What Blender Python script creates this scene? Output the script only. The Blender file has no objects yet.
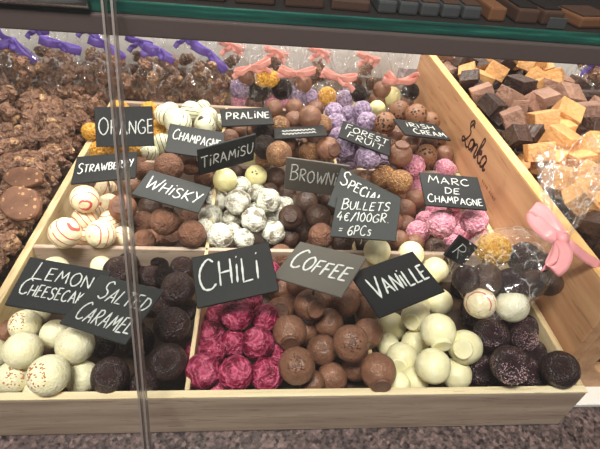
import bpy, bmesh, math, random
import numpy as np
from mathutils import Vector, Matrix, noise
random.seed(7)
rng = np.random.default_rng(7)
SC = bpy.context.scene
COL = SC.collection

# ------------------------------------------------------------------ camera geometry (solved from the vanishing points of the tray)
F = 454.0
CAM = np.array([-0.03833344, -0.18376804, 0.387])
def nrm(v):
    v = np.asarray(v, float); return v / np.linalg.norm(v)
_Y = nrm([-36, 385, F]); _X = np.array([4100., -59., F]); _X = nrm(_X - _X.dot(_Y) * _Y)
_Z = np.cross(_X, _Y); _Z = -_Z if _Z[1] < 0 else _Z
RM = np.array([_X, _Y, _Z])
def ray(x, y): return RM @ np.array([x - 300., 224.5 - y, F])
def unz(x, y, z):
    d = ray(x, y); return CAM + (z - CAM[2]) / d[2] * d
def uny(x, y, Y):
    d = ray(x, y); return CAM + (Y - CAM[1]) / d[1] * d
def unx(x, y, X):
    d = ray(x, y); return CAM + (X - CAM[0]) / d[0] * d
def proj(p):
    c = RM.T @ (np.array(p) - CAM); return 300 + F * c[0] / c[2], 224.5 - F * c[1] / c[2], c[2]
RIGHT, UP, FWD = RM @ np.array([1., 0, 0]), RM @ np.array([0, 1., 0]), RM @ np.array([0, 0, 1.])

cd = bpy.data.cameras.new('camera'); cam = bpy.data.objects.new('camera', cd); COL.objects.link(cam)
m = Matrix(((RIGHT[0], UP[0], -FWD[0]), (RIGHT[1], UP[1], -FWD[1]), (RIGHT[2], UP[2], -FWD[2])))
mm = m.to_4x4(); mm.translation = Vector(CAM); cam.matrix_world = mm
cd.sensor_width = 36; cd.sensor_fit = 'HORIZONTAL'; cd.lens = F / 600 * 36; cd.clip_start = 0.005
SC.camera = cam

# ------------------------------------------------------------------ materials
def srgb(r, g, b):
    return tuple(((c / 255) / 12.92 if c / 255 <= .04045 else ((c / 255 + .055) / 1.055) ** 2.4) for c in (r, g, b)) + (1,)
class NT:
    def __init__(s, name):
        s.m = bpy.data.materials.new(name); s.m.use_nodes = True
        s.t = s.m.node_tree; s.b = s.t.nodes['Principled BSDF']; s.out = s.t.nodes['Material Output']
    def n(s, typ, **k):
        x = s.t.nodes.new(typ)
        for a, v in k.items():
            if a.startswith('_'): x.inputs[a[1:].replace('_', ' ')].default_value = v
            else: setattr(x, a, v)
        return x
    def l(s, a, b): s.t.links.new(a, b)
    def ramp(s, fac, stops, interp='LINEAR'):
        r = s.t.nodes.new('ShaderNodeValToRGB'); r.color_ramp.interpolation = interp
        e = r.color_ramp.elements
        while len(e) < len(stops): e.new(.5)
        for i, (p, c) in enumerate(stops): e[i].position = p; e[i].color = c if len(c) == 4 else srgb(*c)
        s.l(fac, r.inputs['Fac']); return r.outputs['Color']
    def mix(s, fac, a, b, mode='MIX'):
        x = s.t.nodes.new('ShaderNodeMix'); x.data_type = 'RGBA'; x.blend_type = mode
        for sock, v in ((x.inputs[0], fac), (x.inputs[6], a), (x.inputs[7], b)):
            if hasattr(v, 'links'): s.l(v, sock)
            else: sock.default_value = v
        return x.outputs[2]
    def math(s, op, a, b=0.):
        x = s.t.nodes.new('ShaderNodeMath'); x.operation = op
        for i, v in enumerate((a, b)):
            if hasattr(v, 'links'): s.l(v, x.inputs[i])
            else: x.inputs[i].default_value = v
        return x.outputs[0]
    def coord(s): return s.n('ShaderNodeTexCoord').outputs['Object']
    K = 1.
    def noise(s, scale, detail=3., vec=None, rough=.5):
        scale = scale * s.K
        x = s.n('ShaderNodeTexNoise', _Scale=scale, _Detail=detail, _Roughness=rough)
        s.l(vec if vec is not None else s.coord(), x.inputs['Vector']); return x.outputs['Fac']
    def vor(s, scale, vec=None, rnd=1.):
        scale = scale * s.K
        x = s.n('ShaderNodeTexVoronoi', _Scale=scale, _Randomness=rnd)
        s.l(vec if vec is not None else s.coord(), x.inputs['Vector']); return x
    def objvec(s, k=7.):
        oi = s.n('ShaderNodeObjectInfo'); a = s.n('ShaderNodeVectorMath', operation='ADD')
        cb = s.n('ShaderNodeCombineXYZ')
        s.l(s.math('MULTIPLY', oi.outputs['Random'], k), cb.inputs[0]); s.l(s.math('MULTIPLY', oi.outputs['Random'], -k * .7), cb.inputs[1])
        s.l(s.coord(), a.inputs[0]); s.l(cb.outputs[0], a.inputs[1]); return a.outputs[0]
    def vary(s, col, lo=.82, hi=1.12):
        oi = s.n('ShaderNodeObjectInfo'); hs = s.n('ShaderNodeHueSaturation')
        v = s.math('ADD', s.math('MULTIPLY', oi.outputs['Random'], hi - lo), lo)
        s.l(v, hs.inputs['Value']); s.l(col, hs.inputs['Color']); return hs.outputs['Color']
    def fin(s, col, rough=.5, bump=None, bs=.3, dist=.001, spec=.5, **k):
        if hasattr(col, 'links'): s.l(col, s.b.inputs['Base Color'])
        else: s.b.inputs['Base Color'].default_value = col
        if hasattr(rough, 'links'): s.l(rough, s.b.inputs['Roughness'])
        else: s.b.inputs['Roughness'].default_value = rough
        s.b.inputs['Specular IOR Level'].default_value = spec
        if bump is not None:
            bn = s.n('ShaderNodeBump', _Strength=bs, _Distance=dist); s.l(bump, bn.inputs['Height']); s.l(bn.outputs[0], s.b.inputs['Normal'])
        for a, v in k.items(): s.b.inputs[a.replace('_', ' ')].default_value = v
        return s.m

def choc(name, c1, c2, rough=.42, specks=None, speck_scale=330., speck_cut=.22, patch=None, bump=.25, spec=.45, sss=0., nscale=60.):
    s = NT(name); s.K = .02; v = s.objvec()
    n = s.noise(nscale, 4, v); col = s.ramp(n, [(.3, c1), (.7, c2)])
    h = n
    if specks is not None:
        vo = s.vor(speck_scale, v); sp = s.math('LESS_THAN', vo.outputs['Distance'], speck_cut)
        if patch is not None:
            pn = s.noise(patch[0], 2, v); sp = s.math('MULTIPLY', sp, s.math('GREATER_THAN', pn, patch[1]))
        rn = s.math('GREATER_THAN', s.n('ShaderNodeSeparateColor').outputs[0], 2.)  # unused branch keeps graph simple
        col = s.mix(sp, col, srgb(*specks)); h = s.math('ADD', s.math('MULTIPLY', n, .6), s.math('MULTIPLY', sp, .8))
    fine = s.noise(nscale * 7, 3, v)
    h = s.math('ADD', h, s.math('MULTIPLY', fine, .35))
    col = s.vary(col, .86, 1.1)
    k = {}
    mt = s.fin(col, rough, h, bump, .05, spec)
    if sss: s.b.inputs['Subsurface Weight'].default_value = sss; s.b.inputs['Subsurface Radius'].default_value = (.004, .003, .002)
    return mt

def ridged(name, deep, mid, top, rough=.5, spec=.4):
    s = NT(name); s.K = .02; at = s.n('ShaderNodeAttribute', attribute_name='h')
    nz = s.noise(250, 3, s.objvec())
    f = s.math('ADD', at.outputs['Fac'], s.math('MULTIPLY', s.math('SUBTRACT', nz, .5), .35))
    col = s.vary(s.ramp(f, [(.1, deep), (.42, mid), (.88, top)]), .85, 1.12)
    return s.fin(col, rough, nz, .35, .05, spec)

def striped(name, base, line, freq, width, dist, rough=.33, count=.5):
    s = NT(name); s.K = .02; v = s.objvec(3.)
    w = s.n('ShaderNodeTexWave', wave_type='BANDS', bands_direction='DIAGONAL', _Scale=freq, _Distortion=dist, _Detail=1.)
    w.inputs['Detail Scale'].default_value = 1.
    s.l(v, w.inputs['Vector'])
    msk = s.ramp(w.outputs['Fac'], [(1 - width - .04, (0, 0, 0, 1)), (1 - width, (1, 1, 1, 1))])
    gate = s.math('GREATER_THAN', s.noise(38, 1, v), count)
    mk = s.math('MULTIPLY', msk, gate)
    n = s.noise(70, 3, v)
    col = s.mix(mk, s.ramp(n, [(.3, base), (.7, tuple(min(255, int(c * 1.05)) for c in base))]), srgb(*line))
    return s.fin(s.vary(col, .93, 1.05), rough, s.math('ADD', n, s.math('MULTIPLY', mk, .3)), .15, .04, .45)

M = {}
M['milk'] = choc('milk_chocolate', (112, 76, 58), (142, 100, 78), .36)
M['milkfoot'] = choc('milk_chocolate_foot', (96, 64, 50), (124, 86, 68), .34)
M['cocoa'] = choc('cocoa_dusted', (104, 68, 50), (136, 94, 72), .6, bump=.5)
M['dark'] = choc('dark_specked', (42, 27, 27), (60, 40, 38), .34, specks=(150, 112, 98), speck_scale=480, speck_cut=.2, patch=(70, .5), bump=.5)
M['glitter'] = choc('dark_glitter', (36, 20, 25), (56, 33, 38), .34, specks=(214, 176, 180), speck_scale=640, speck_cut=.27, patch=(55, .53), bump=.5)
M['brown'] = choc('dark_brownie', (62, 42, 34), (86, 62, 50), .38)
M['gran'] = choc('dark_granules', (56, 38, 32), (86, 60, 50), .42, bump=1.1, nscale=130)
M['vanilla'] = choc('vanilla_cream', (234, 226, 178), (246, 240, 202), .32, bump=.12, sss=.1)
M['lemon'] = choc('lemon_white', (236, 228, 186), (248, 242, 212), .32, specks=(196, 128, 62), speck_scale=620, speck_cut=.2, patch=(60, .56), bump=.25, sss=.1)
M['white'] = choc('plain_white', (222, 218, 186), (240, 236, 214), .36, bump=.2)
M['pale'] = choc('pale_yellow', (224, 214, 150), (238, 230, 172), .34, bump=.2)
M['irish'] = choc('milk_dark_spots', (128, 88, 62), (156, 110, 80), .36, specks=(48, 30, 24), speck_scale=170, speck_cut=.42, patch=(60, .5))
M['nutty'] = choc('milk_gold_crumbs', (124, 84, 56), (156, 112, 80), .4, specks=(222, 180, 116), speck_scale=420, speck_cut=.3, patch=(55, .52), bump=.5)
M['straw'] = striped('cream_pink_stripes', (240, 226, 188), (212, 88, 90), .9, .05, 1.8, count=.40)
M['champ'] = striped('white_dark_lines', (230, 230, 200), (58, 48, 46), 1.0, .05, 2.0, count=.44)
M['chili'] = ridged('chili_magenta', (70, 10, 30), (140, 30, 64), (206, 96, 128), rough=.4)  # deep tone paints shading into the valleys; pink veins are the coating's own
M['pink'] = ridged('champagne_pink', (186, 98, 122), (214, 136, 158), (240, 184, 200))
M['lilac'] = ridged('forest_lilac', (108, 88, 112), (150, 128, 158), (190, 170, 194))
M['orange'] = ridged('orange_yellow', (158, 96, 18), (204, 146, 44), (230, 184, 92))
M['marble'] = ridged('white_marbled', (132, 124, 110), (206, 203, 186), (242, 242, 228), .34)
M['cluster'] = None
def cluster_mat():
    s = NT('almond_milk_chocolate'); s.K = .03; at = s.n('ShaderNodeAttribute', attribute_name='nut'); ah = s.n('ShaderNodeAttribute', attribute_name='h')
    v = s.objvec(); n = s.noise(90, 4, v)
    c = s.ramp(n, [(.3, (130, 92, 72)), (.72, (180, 138, 112))])
    tn = s.ramp(s.noise(200, 2, v), [(.35, (176, 124, 84)), (.65, (226, 188, 142))])
    nt = s.math('MULTIPLY', at.outputs['Fac'], s.math('GREATER_THAN', s.noise(120, 2, v), .5))
    c = s.mix(nt, c, tn)
    c = s.mix(s.math('MULTIPLY', s.math('SUBTRACT', 1., ah.outputs['Fac']), .35), c, srgb(60, 36, 26))  # crease shade painted in: colour darkens in the valleys between lumps
    return s.fin(s.vary(c, .85, 1.15), .3, n, .7, .08, .6)
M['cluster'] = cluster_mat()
def slab_mat():
    s = NT('almond_bark_cut'); v = s.coord(); vo = s.vor(150, v)
    k = s.math('LESS_THAN', vo.outputs['Distance'], .26)
    c = s.mix(s.math('MULTIPLY', k, s.math('GREATER_THAN', s.noise(90, 2, v), .47)), s.ramp(s.noise(80, 3, v), [(.3, (88, 58, 42)), (.7, (116, 80, 60))]), srgb(164, 126, 90))
    return s.fin(c, .6, s.noise(150, 3, v), .3, .001, .25)
M['slab'] = slab_mat()
M['car'] = choc('caramel_fudge', (190, 134, 78), (214, 162, 104), .5, bump=.3, sss=.08, nscale=40)
M['cmilk'] = choc('milk_fudge', (126, 90, 74), (164, 126, 106), .48, bump=.3, nscale=40)
M['cdark'] = choc('dark_fudge', (46, 30, 26), (72, 50, 42), .42, bump=.3, nscale=40)
def wood(name, c1, c2, c3, axis=0, rough=.55, grain=18., edge=0.):
    s = NT(name); mp = s.n('ShaderNodeMapping'); s.l(s.coord(), mp.inputs['Vector'])
    sc = [grain * 5] * 3; sc[axis] = grain * .35
    mp.inputs['Scale'].default_value = sc
    n = s.noise(1., 5, mp.outputs[0], .6)
    mp2 = s.n('ShaderNodeMapping'); s.l(s.coord(), mp2.inputs['Vector'])
    sc = [grain * 26] * 3; sc[axis] = grain * 2; mp2.inputs['Scale'].default_value = sc
    n2 = s.noise(1., 3, mp2.outputs[0])
    c = s.ramp(n, [(.25, c1), (.5, c2), (.75, c3)])
    c = s.mix(s.math('MULTIPLY', s.math('LESS_THAN', n2, .36), .4), c, tuple(x * .55 for x in srgb(*c1)[:3]) + (1,))
    return s.fin(c, rough, s.math('ADD', n, n2), .25, .001, .3)
M['wtray'] = wood('pale_tray_wood', (146, 124, 108), (178, 156, 138), (198, 178, 160), 0)
M['wtrayy'] = wood('pale_tray_wood_lengthwise', (176, 152, 116), (208, 184, 142), (226, 206, 168), 1)
M['wrim'] = wood('light_rim_wood', (206, 184, 142), (226, 208, 170), (238, 224, 190), 0)
M['wbox'] = wood('honey_crate_wood', (176, 126, 88), (202, 154, 114), (218, 176, 136), 1, .5, 10)
M['wboxrim'] = wood('honey_crate_rim', (206, 154, 94), (230, 184, 122), (240, 204, 148), 1)
M['wdark'] = wood('dark_wood', (54, 40, 30), (72, 54, 40), (86, 66, 50), 0)  # plain dark brown wood for floors and risers
def flat(name, c, rough=.5, **k):
    s = NT(name); n = s.noise(40, 3); col = s.mix(s.math('MULTIPLY', n, .25), srgb(*c), tuple(x * .8 for x in srgb(*c)[:3]) + (1,))
    return s.fin(col, rough, n, .1, .001, **k)
M['burn'] = flat('burned_lettering', (66, 34, 20), .8)
M['burnfaint'] = flat('faint_burned_lettering', (158, 104, 64), .8)
M['chalk'] = flat('chalk', (200, 203, 200), .9)
def slate(name, c):
    s = NT(name); n = s.noise(50, 5); n2 = s.noise(12, 2)
    a = srgb(*c); b = tuple(x * 1.35 + .006 for x in a[:3]) + (1,)
    return s.fin(s.mix(n2, a, b), .55, n, .25, .0006, .28)
M['slate'] = slate('dark_slate', (20, 22, 24))
M['slateblk'] = slate('black_slate', (12, 13, 15))
M['slatesheen'] = slate('sheened_slate', (84, 80, 74))  # dark slate with the sheen of the light put into its base colour
M['slatehalfsheen'] = slate('half_sheened_slate', (42, 44, 44))  # same slate, weaker sheen put into the base colour
M['purple'] = flat('purple_ribbon', (104, 80, 162), .4, spec=.5)
M['rose'] = flat('pink_ribbon', (238, 160, 164), .4, spec=.5)
M['peach'] = flat('peach_ribbon', (240, 168, 156), .4, spec=.5)
M['rail'] = flat('taupe_rail', (92, 78, 74), .45)
M['railface'] = flat('taupe_rail_face', (84, 72, 70), .3)
M['steel'] = flat('steel', (200, 200, 204), .2, Metallic=1.)
def sealmat():
    s = NT('joint_seal'); tr = s.n('ShaderNodeBsdfTransparent'); m1 = s.n('ShaderNodeMixShader'); m1.inputs[0].default_value = .62
    s.b.inputs['Base Color'].default_value = srgb(120, 112, 108); s.b.inputs['Roughness'].default_value = .3
    s.l(tr.outputs[0], m1.inputs[1]); s.l(s.b.outputs[0], m1.inputs[2]); s.l(m1.outputs[0], s.out.inputs['Surface']); return s.m
M['seal'] = sealmat()
M['black'] = flat('black_plastic', (30, 24, 22), .5)
M['brownbox'] = flat('dark_brown_pack', (74, 52, 42), .45)
M['tanpack'] = flat('tan_pack', (112, 74, 50), .5)
M['greypack'] = flat('grey_pack', (66, 68, 70), .4)
M['whitewall'] = flat('white_lining', (246, 243, 238), .7)
def teal():
    s = NT('green_glass_edge'); n = s.noise(30, 3)
    mp = s.n('ShaderNodeMapping'); s.l(s.coord(), mp.inputs['Vector']); mp.inputs['Scale'].default_value = (14, 300, 300)
    col = s.ramp(s.noise(1., 3, mp.outputs[0]), [(.3, (10, 40, 38)), (.6, (24, 84, 74)), (.8, (70, 146, 128))])
    return s.fin(col, .15, n, .05, .001, .6)
M['teal'] = teal()
def granite():
    s = NT('granite'); v = s.coord(); vo = s.vor(330, v); n = s.noise(260, 6, v, .7)
    c = s.ramp(vo.outputs['Color'], [(.2, (28, 24, 26)), (.45, (66, 55, 56)), (.7, (108, 88, 86)), (.92, (150, 126, 122))])
    c = s.mix(.45, c, s.ramp(n, [(.4, (34, 30, 32)), (.6, (134, 116, 114))]))
    return s.fin(c, .3, n, .05, .001)
M['granite'] = granite()
def film(name, base=.04, crinkle=60., tint=(1, 1, 1, 1), white=.015):
    s = NT(name); t = s.t; t.nodes.remove(s.b)
    tr = s.n('ShaderNodeBsdfTransparent', _Color=tint); gl = s.n('ShaderNodeBsdfGlossy', _Roughness=.12, _Color=(1, 1, 1, 1))
    df = s.n('ShaderNodeBsdfDiffuse', _Color=(.95, .93, .93, 1))
    v = s.coord(); n = s.noise(crinkle, 3, v, .6)
    wv = s.n('ShaderNodeVectorMath', operation='ADD'); s.l(v, wv.inputs[0])
    mp = s.n('ShaderNodeMapping'); s.l(v, mp.inputs['Vector']); mp.inputs['Rotation'].default_value = (.5, .3, .8); mp.inputs['Scale'].default_value = (1.5, .8, .55)
    vo = s.n('ShaderNodeTexVoronoi', feature='DISTANCE_TO_EDGE', _Scale=crinkle * 2.6); s.l(mp.outputs[0], vo.inputs['Vector'])
    vf = s.n('ShaderNodeTexVoronoi', _Scale=crinkle * 2.1); s.l(mp.outputs[0], vf.inputs['Vector'])
    gate = s.math('GREATER_THAN', s.noise(crinkle * 1.6, 2, v), .54)
    rd = s.math('MULTIPLY', s.math('MAXIMUM', s.math('SUBTRACT', 1., s.math('MULTIPLY', vo.outputs['Distance'], 9.)), 0.), gate)
    n = s.math('ADD', s.math('MULTIPLY', n, .5), s.math('MULTIPLY', vf.outputs['Distance'], .6))
    bp = s.n('ShaderNodeBump', _Strength=1., _Distance=.006); s.l(s.math('ADD', n, s.math('MULTIPLY', rd, .12)), bp.inputs['Height']); s.l(bp.outputs[0], gl.inputs['Normal'])
    lw = s.n('ShaderNodeLayerWeight', _Blend=.25); 
    fac = s.math('ADD', s.math('MULTIPLY', lw.outputs['Facing'], .3), base)
    m1 = s.n('ShaderNodeMixShader'); s.l(fac, m1.inputs[0]); s.l(tr.outputs[0], m1.inputs[1]); s.l(gl.outputs[0], m1.inputs[2])
    m2 = s.n('ShaderNodeMixShader'); s.l(s.math('ADD', s.math('MULTIPLY', s.math('POWER', rd, 3.), .32), white), m2.inputs[0]); s.l(m1.outputs[0], m2.inputs[1]); s.l(df.outputs[0], m2.inputs[2])  # highlights along the creases painted in as white diffuse lines
    s.l(m2.outputs[0], s.out.inputs['Surface']); return s.m
M['film'] = film('cellophane', .035, 34., white=.012)
M['frill'] = film('gathered_cellophane', .02, 45., white=.008)
def pane():
    s = NT('case_glass'); s.t.nodes.remove(s.b)
    tr = s.n('ShaderNodeBsdfTransparent', _Color=(.965, .975, .97, 1)); gl = s.n('ShaderNodeBsdfGlossy', _Roughness=.02)
    m1 = s.n('ShaderNodeMixShader'); m1.inputs[0].default_value = .035
    s.l(tr.outputs[0], m1.inputs[1]); s.l(gl.outputs[0], m1.inputs[2]); s.l(m1.outputs[0], s.out.inputs['Surface']); return s.m
M['pane'] = pane()

# ------------------------------------------------------------------ object helpers
def link(name, me, parent=None, mat=None):
    o = bpy.data.objects.new(name, me); COL.objects.link(o)
    if parent is not None: o.parent = parent
    if mat is not None and me is not None and not me.materials: me.materials.append(mat)
    return o
def tag(o, label, cat=None, group=None, kind=None):
    if label: o['label'] = label
    if cat: o['category'] = cat
    if group: o['group'] = group
    if kind: o['kind'] = kind
    return o
def empty(name, loc=(0, 0, 0)):
    o = bpy.data.objects.new(name, None); o.empty_display_size = .01; COL.objects.link(o); o.location = loc; return o
def mesh_from(name, verts, faces, smooth=True, attrs=None):
    me = bpy.data.meshes.new(name); me.from_pydata([tuple(v) for v in verts], [], faces)
    if smooth: me.polygons.foreach_set('use_smooth', [True] * len(me.polygons))
    for k, a in (attrs or {}).items():
        at = me.attributes.new(k, 'FLOAT', 'POINT'); at.data.foreach_set('value', np.asarray(a, np.float32))
    me.update(); return me
def boxmesh(name, size, bevel=.001, seg=2, mats=None, jitter=0.):
    bm = bmesh.new(); bmesh.ops.create_cube(bm, size=1)
    for v in bm.verts: v.co = Vector([v.co[i] * size[i] * (1 + random.uniform(-jitter, jitter)) for i in range(3)])
    if bevel: bmesh.ops.bevel(bm, geom=bm.edges[:], offset=bevel, segments=seg, affect='EDGES', profile=.6)
    me = bpy.data.meshes.new(name); bm.to_mesh(me); bm.free()
    me.polygons.foreach_set('use_smooth', [False] * len(me.polygons)); return me
def board(name, a, b, mat, parent, bevel=.0012):
    a, b = np.array(a, float), np.array(b, float)
    me = boxmesh(name, np.abs(b - a), bevel); o = link(name, me, parent, mat); o.location = (a + b) / 2; return o
def tubemesh(pts, r, n=8, caps=True):
    pts = [Vector(p) for p in pts]; V = []; Fc = []
    for i, p in enumerate(pts):
        d = (pts[min(i + 1, len(pts) - 1)] - pts[max(i - 1, 0)]).normalized()
        a = d.orthogonal().normalized(); b = d.cross(a)
        for k in range(n):
            t = 2 * math.pi * k / n; V.append(p + (a * math.cos(t) + b * math.sin(t)) * r)
    for i in range(len(pts) - 1):
        for k in range(n): Fc.append((i * n + k, i * n + (k + 1) % n, (i + 1) * n + (k + 1) % n, (i + 1) * n + k))
    if caps: Fc.append(tuple(range(n - 1, -1, -1))); Fc.append(tuple(range((len(pts) - 1) * n, len(pts) * n)))
    return V, Fc

# unit spheres
def ico(sub):
    bm = bmesh.new(); bmesh.ops.create_icosphere(bm, subdivisions=sub, radius=1)
    v = np.array([x.co[:] for x in bm.verts]); f = [tuple(q.index for q in x.verts) for x in bm.faces]; bm.free(); return v / np.linalg.norm(v, axis=1)[:, None], f
ICO4, ICO5 = ico(5), ico(6)
def fbm(v, s, off, oct=3):
    return np.array([noise.fractal(Vector(p) * s + off, 1., 2., oct) for p in v])
def smooth_mesh(name, seed, amp=.018, s=1.5, grit=0.):
    v, f = ICO4; off = Vector((seed * 3.1, seed * 1.7, seed)); r = 1 + amp * fbm(v, s, off)
    if grit: r += grit * fbm(v, 9, off, 3)
    return mesh_from(name, v * r[:, None], f)
def ridge_mesh(name, seed, amp=.1, s=1.7, warp=.5, power=1.):
    v, f = ICO5; o = Vector((seed * 5.3, seed * 2.1, seed * 1.3)); h = []
    for p in v:
        q = Vector(p) * s + o
        w = noise.noise_vector(q * .9) * warp
        a = 1 - abs(noise.noise(q * 1.1 + w)) * 4.0
        b = 1 - abs(noise.noise(q * 2.1 + w * 1.7 + Vector((9, 3, 1)))) * 3.2
        lo = noise.noise(q * 1.3 + Vector((4, 4, 4)))
        h.append(max(0, min(1, .34 + lo * power + .36 * max(a, 0) ** 1.3 + .28 * max(b, 0) ** 1.5)))
    h = np.array(h)
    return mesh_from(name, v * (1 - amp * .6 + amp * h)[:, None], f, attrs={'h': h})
def cluster_mesh(name, seed, n=10, R=1.):
    r_ = np.random.default_rng(seed); v, f = ICO5
    best = np.full(len(v), .42); who = np.full(len(v), -1)
    sc = np.array([1.15, .95, .7])
    for i in range(n):
        d = nrm(r_.normal(size=3)); c = d * r_.uniform(.3, .68) * sc
        ax = np.array([.56, .38, .28]) * r_.uniform(.8, 1.2)
        A, _ = np.linalg.qr(r_.normal(size=(3, 3)))
        L = v @ A / ax; C = (c @ A) / ax
        a = (L * L).sum(1); b = -2 * L @ C; cc = C @ C - 1
        D = b * b - 4 * a * cc; t = np.where(D > 0, (-b + np.sqrt(np.maximum(D, 0))) / (2 * a), 0)
        up = t > best; best = np.where(up, t, best); who = np.where(up, i, who)
    nz = fbm(v, 4, Vector((seed, 0, seed * 2)))
    best = best + .035 * nz
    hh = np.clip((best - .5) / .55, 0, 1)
    nut = np.isin(who, [0, 3, 7, 9]).astype(float) * (best > .8)
    return mesh_from(name, v * best[:, None] * R, f, attrs={'nut': nut, 'h': hh})
MESH = {}
for k in ('milk', 'cocoa', 'dark', 'glitter', 'brown', 'vanilla', 'lemon', 'white', 'pale', 'irish', 'nutty', 'straw', 'champ', 'gran'):
    amp, grit = {'cocoa': (.03, .004), 'dark': (.03, .008), 'glitter': (.03, .008), 'nutty': (.04, .02), 'gran': (.03, .03), 'milk': (.03, .003)}.get(k, (.022, .0015))
    MESH[k] = [smooth_mesh('truffle_' + k, i + 11 * len(MESH), amp, 1.4, grit) for i in range(3)]
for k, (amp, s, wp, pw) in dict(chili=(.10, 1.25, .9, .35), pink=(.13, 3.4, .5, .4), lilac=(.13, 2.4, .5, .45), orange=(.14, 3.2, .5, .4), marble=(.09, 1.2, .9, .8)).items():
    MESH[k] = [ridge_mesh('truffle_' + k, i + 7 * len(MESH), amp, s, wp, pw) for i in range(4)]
MESH['cluster'] = [cluster_mesh('almond_cluster', 31 + i) for i in range(8)]
for k, ms in MESH.items():
    for me in ms: me.materials.append(M[k])
def foot_mesh(mat):
    # short flat disc left where the truffle stood, along local -Z
    prof = [(0, -1.015), (.42, -1.02), (.48, -1.035), (.525, -1.03), (.55, -1.0), (.56, -.94), (.565, -.80)]; n = 32; V = []; Fc = []
    for r, z in prof:
        for k in range(n):
            t = 2 * math.pi * k / n; V.append((max(r, 1e-4) * math.cos(t) * (1 + .03 * math.sin(3 * t)), max(r, 1e-4) * math.sin(t), z))
    for i in range(len(prof) - 1):
        for k in range(n): Fc.append((i * n + k, (i + 1) * n + k, (i + 1) * n + (k + 1) % n, i * n + (k + 1) % n))
    me = mesh_from('truffle_foot', V, Fc); me.materials.append(mat); return me
FOOT = {k: foot_mesh(M['milkfoot'] if k == 'milk' else M[k]) for k in ('milk', 'vanilla', 'brown', 'marble', 'gran', 'white', 'cocoa', 'irish', 'pale')}
def crumb_mesh(mat, seed, n=34, spread=.5, size=1.):
    r_ = random.Random(seed); V = []; Fc = []
    for i in range(n):
        a = r_.uniform(0, 2 * math.pi); t = spread * math.sqrt(r_.random()) * r_.uniform(.8, 1.25); d = Vector((math.sin(t) * math.cos(a), math.sin(t) * math.sin(a), math.cos(t)))
        c = d * 1.01; u = d.orthogonal().normalized(); u.rotate(Matrix.Rotation(r_.uniform(0, 6), 3, d)); w = d.cross(u)
        l, b, h = r_.uniform(.03, .07) * size, r_.uniform(.02, .035) * size, .03; k0 = len(V)
        for sx, sy in ((-1, -1), (1, -1), (1, 1), (-1, 1)):
            V.append(c + u * l * sx + w * b * sy - d * .02)
        for sx, sy in ((-1, -1), (1, -1), (1, 1), (-1, 1)):
            V.append(c + u * l * sx * .7 + w * b * sy * .7 + d * h)
        Fc += [(k0 + 4, k0 + 5, k0 + 6, k0 + 7)] + [(k0 + j, k0 + (j + 1) % 4, k0 + 4 + (j + 1) % 4, k0 + 4 + j) for j in range(4)]
    me = mesh_from('crumbs', V, Fc, False); me.materials.append(mat); return me
CRUMB = {'milk': crumb_mesh(flat('dark_crumbs', (70, 40, 26), .5), 3), 'nutty': crumb_mesh(flat('gold_crumbs', (214, 170, 92), .5), 4, 70, .9),
         'pale': crumb_mesh(flat('dark_dots', (44, 32, 28), .5), 8, 4, .3, 2.),
         'lemon': crumb_mesh(flat('rust_crumbs', (190, 118, 56), .6), 5, 40, .6), 'glitter': crumb_mesh(flat('pink_sugar', (226, 186, 190), .3), 6, 110, .7, .5)}

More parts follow.
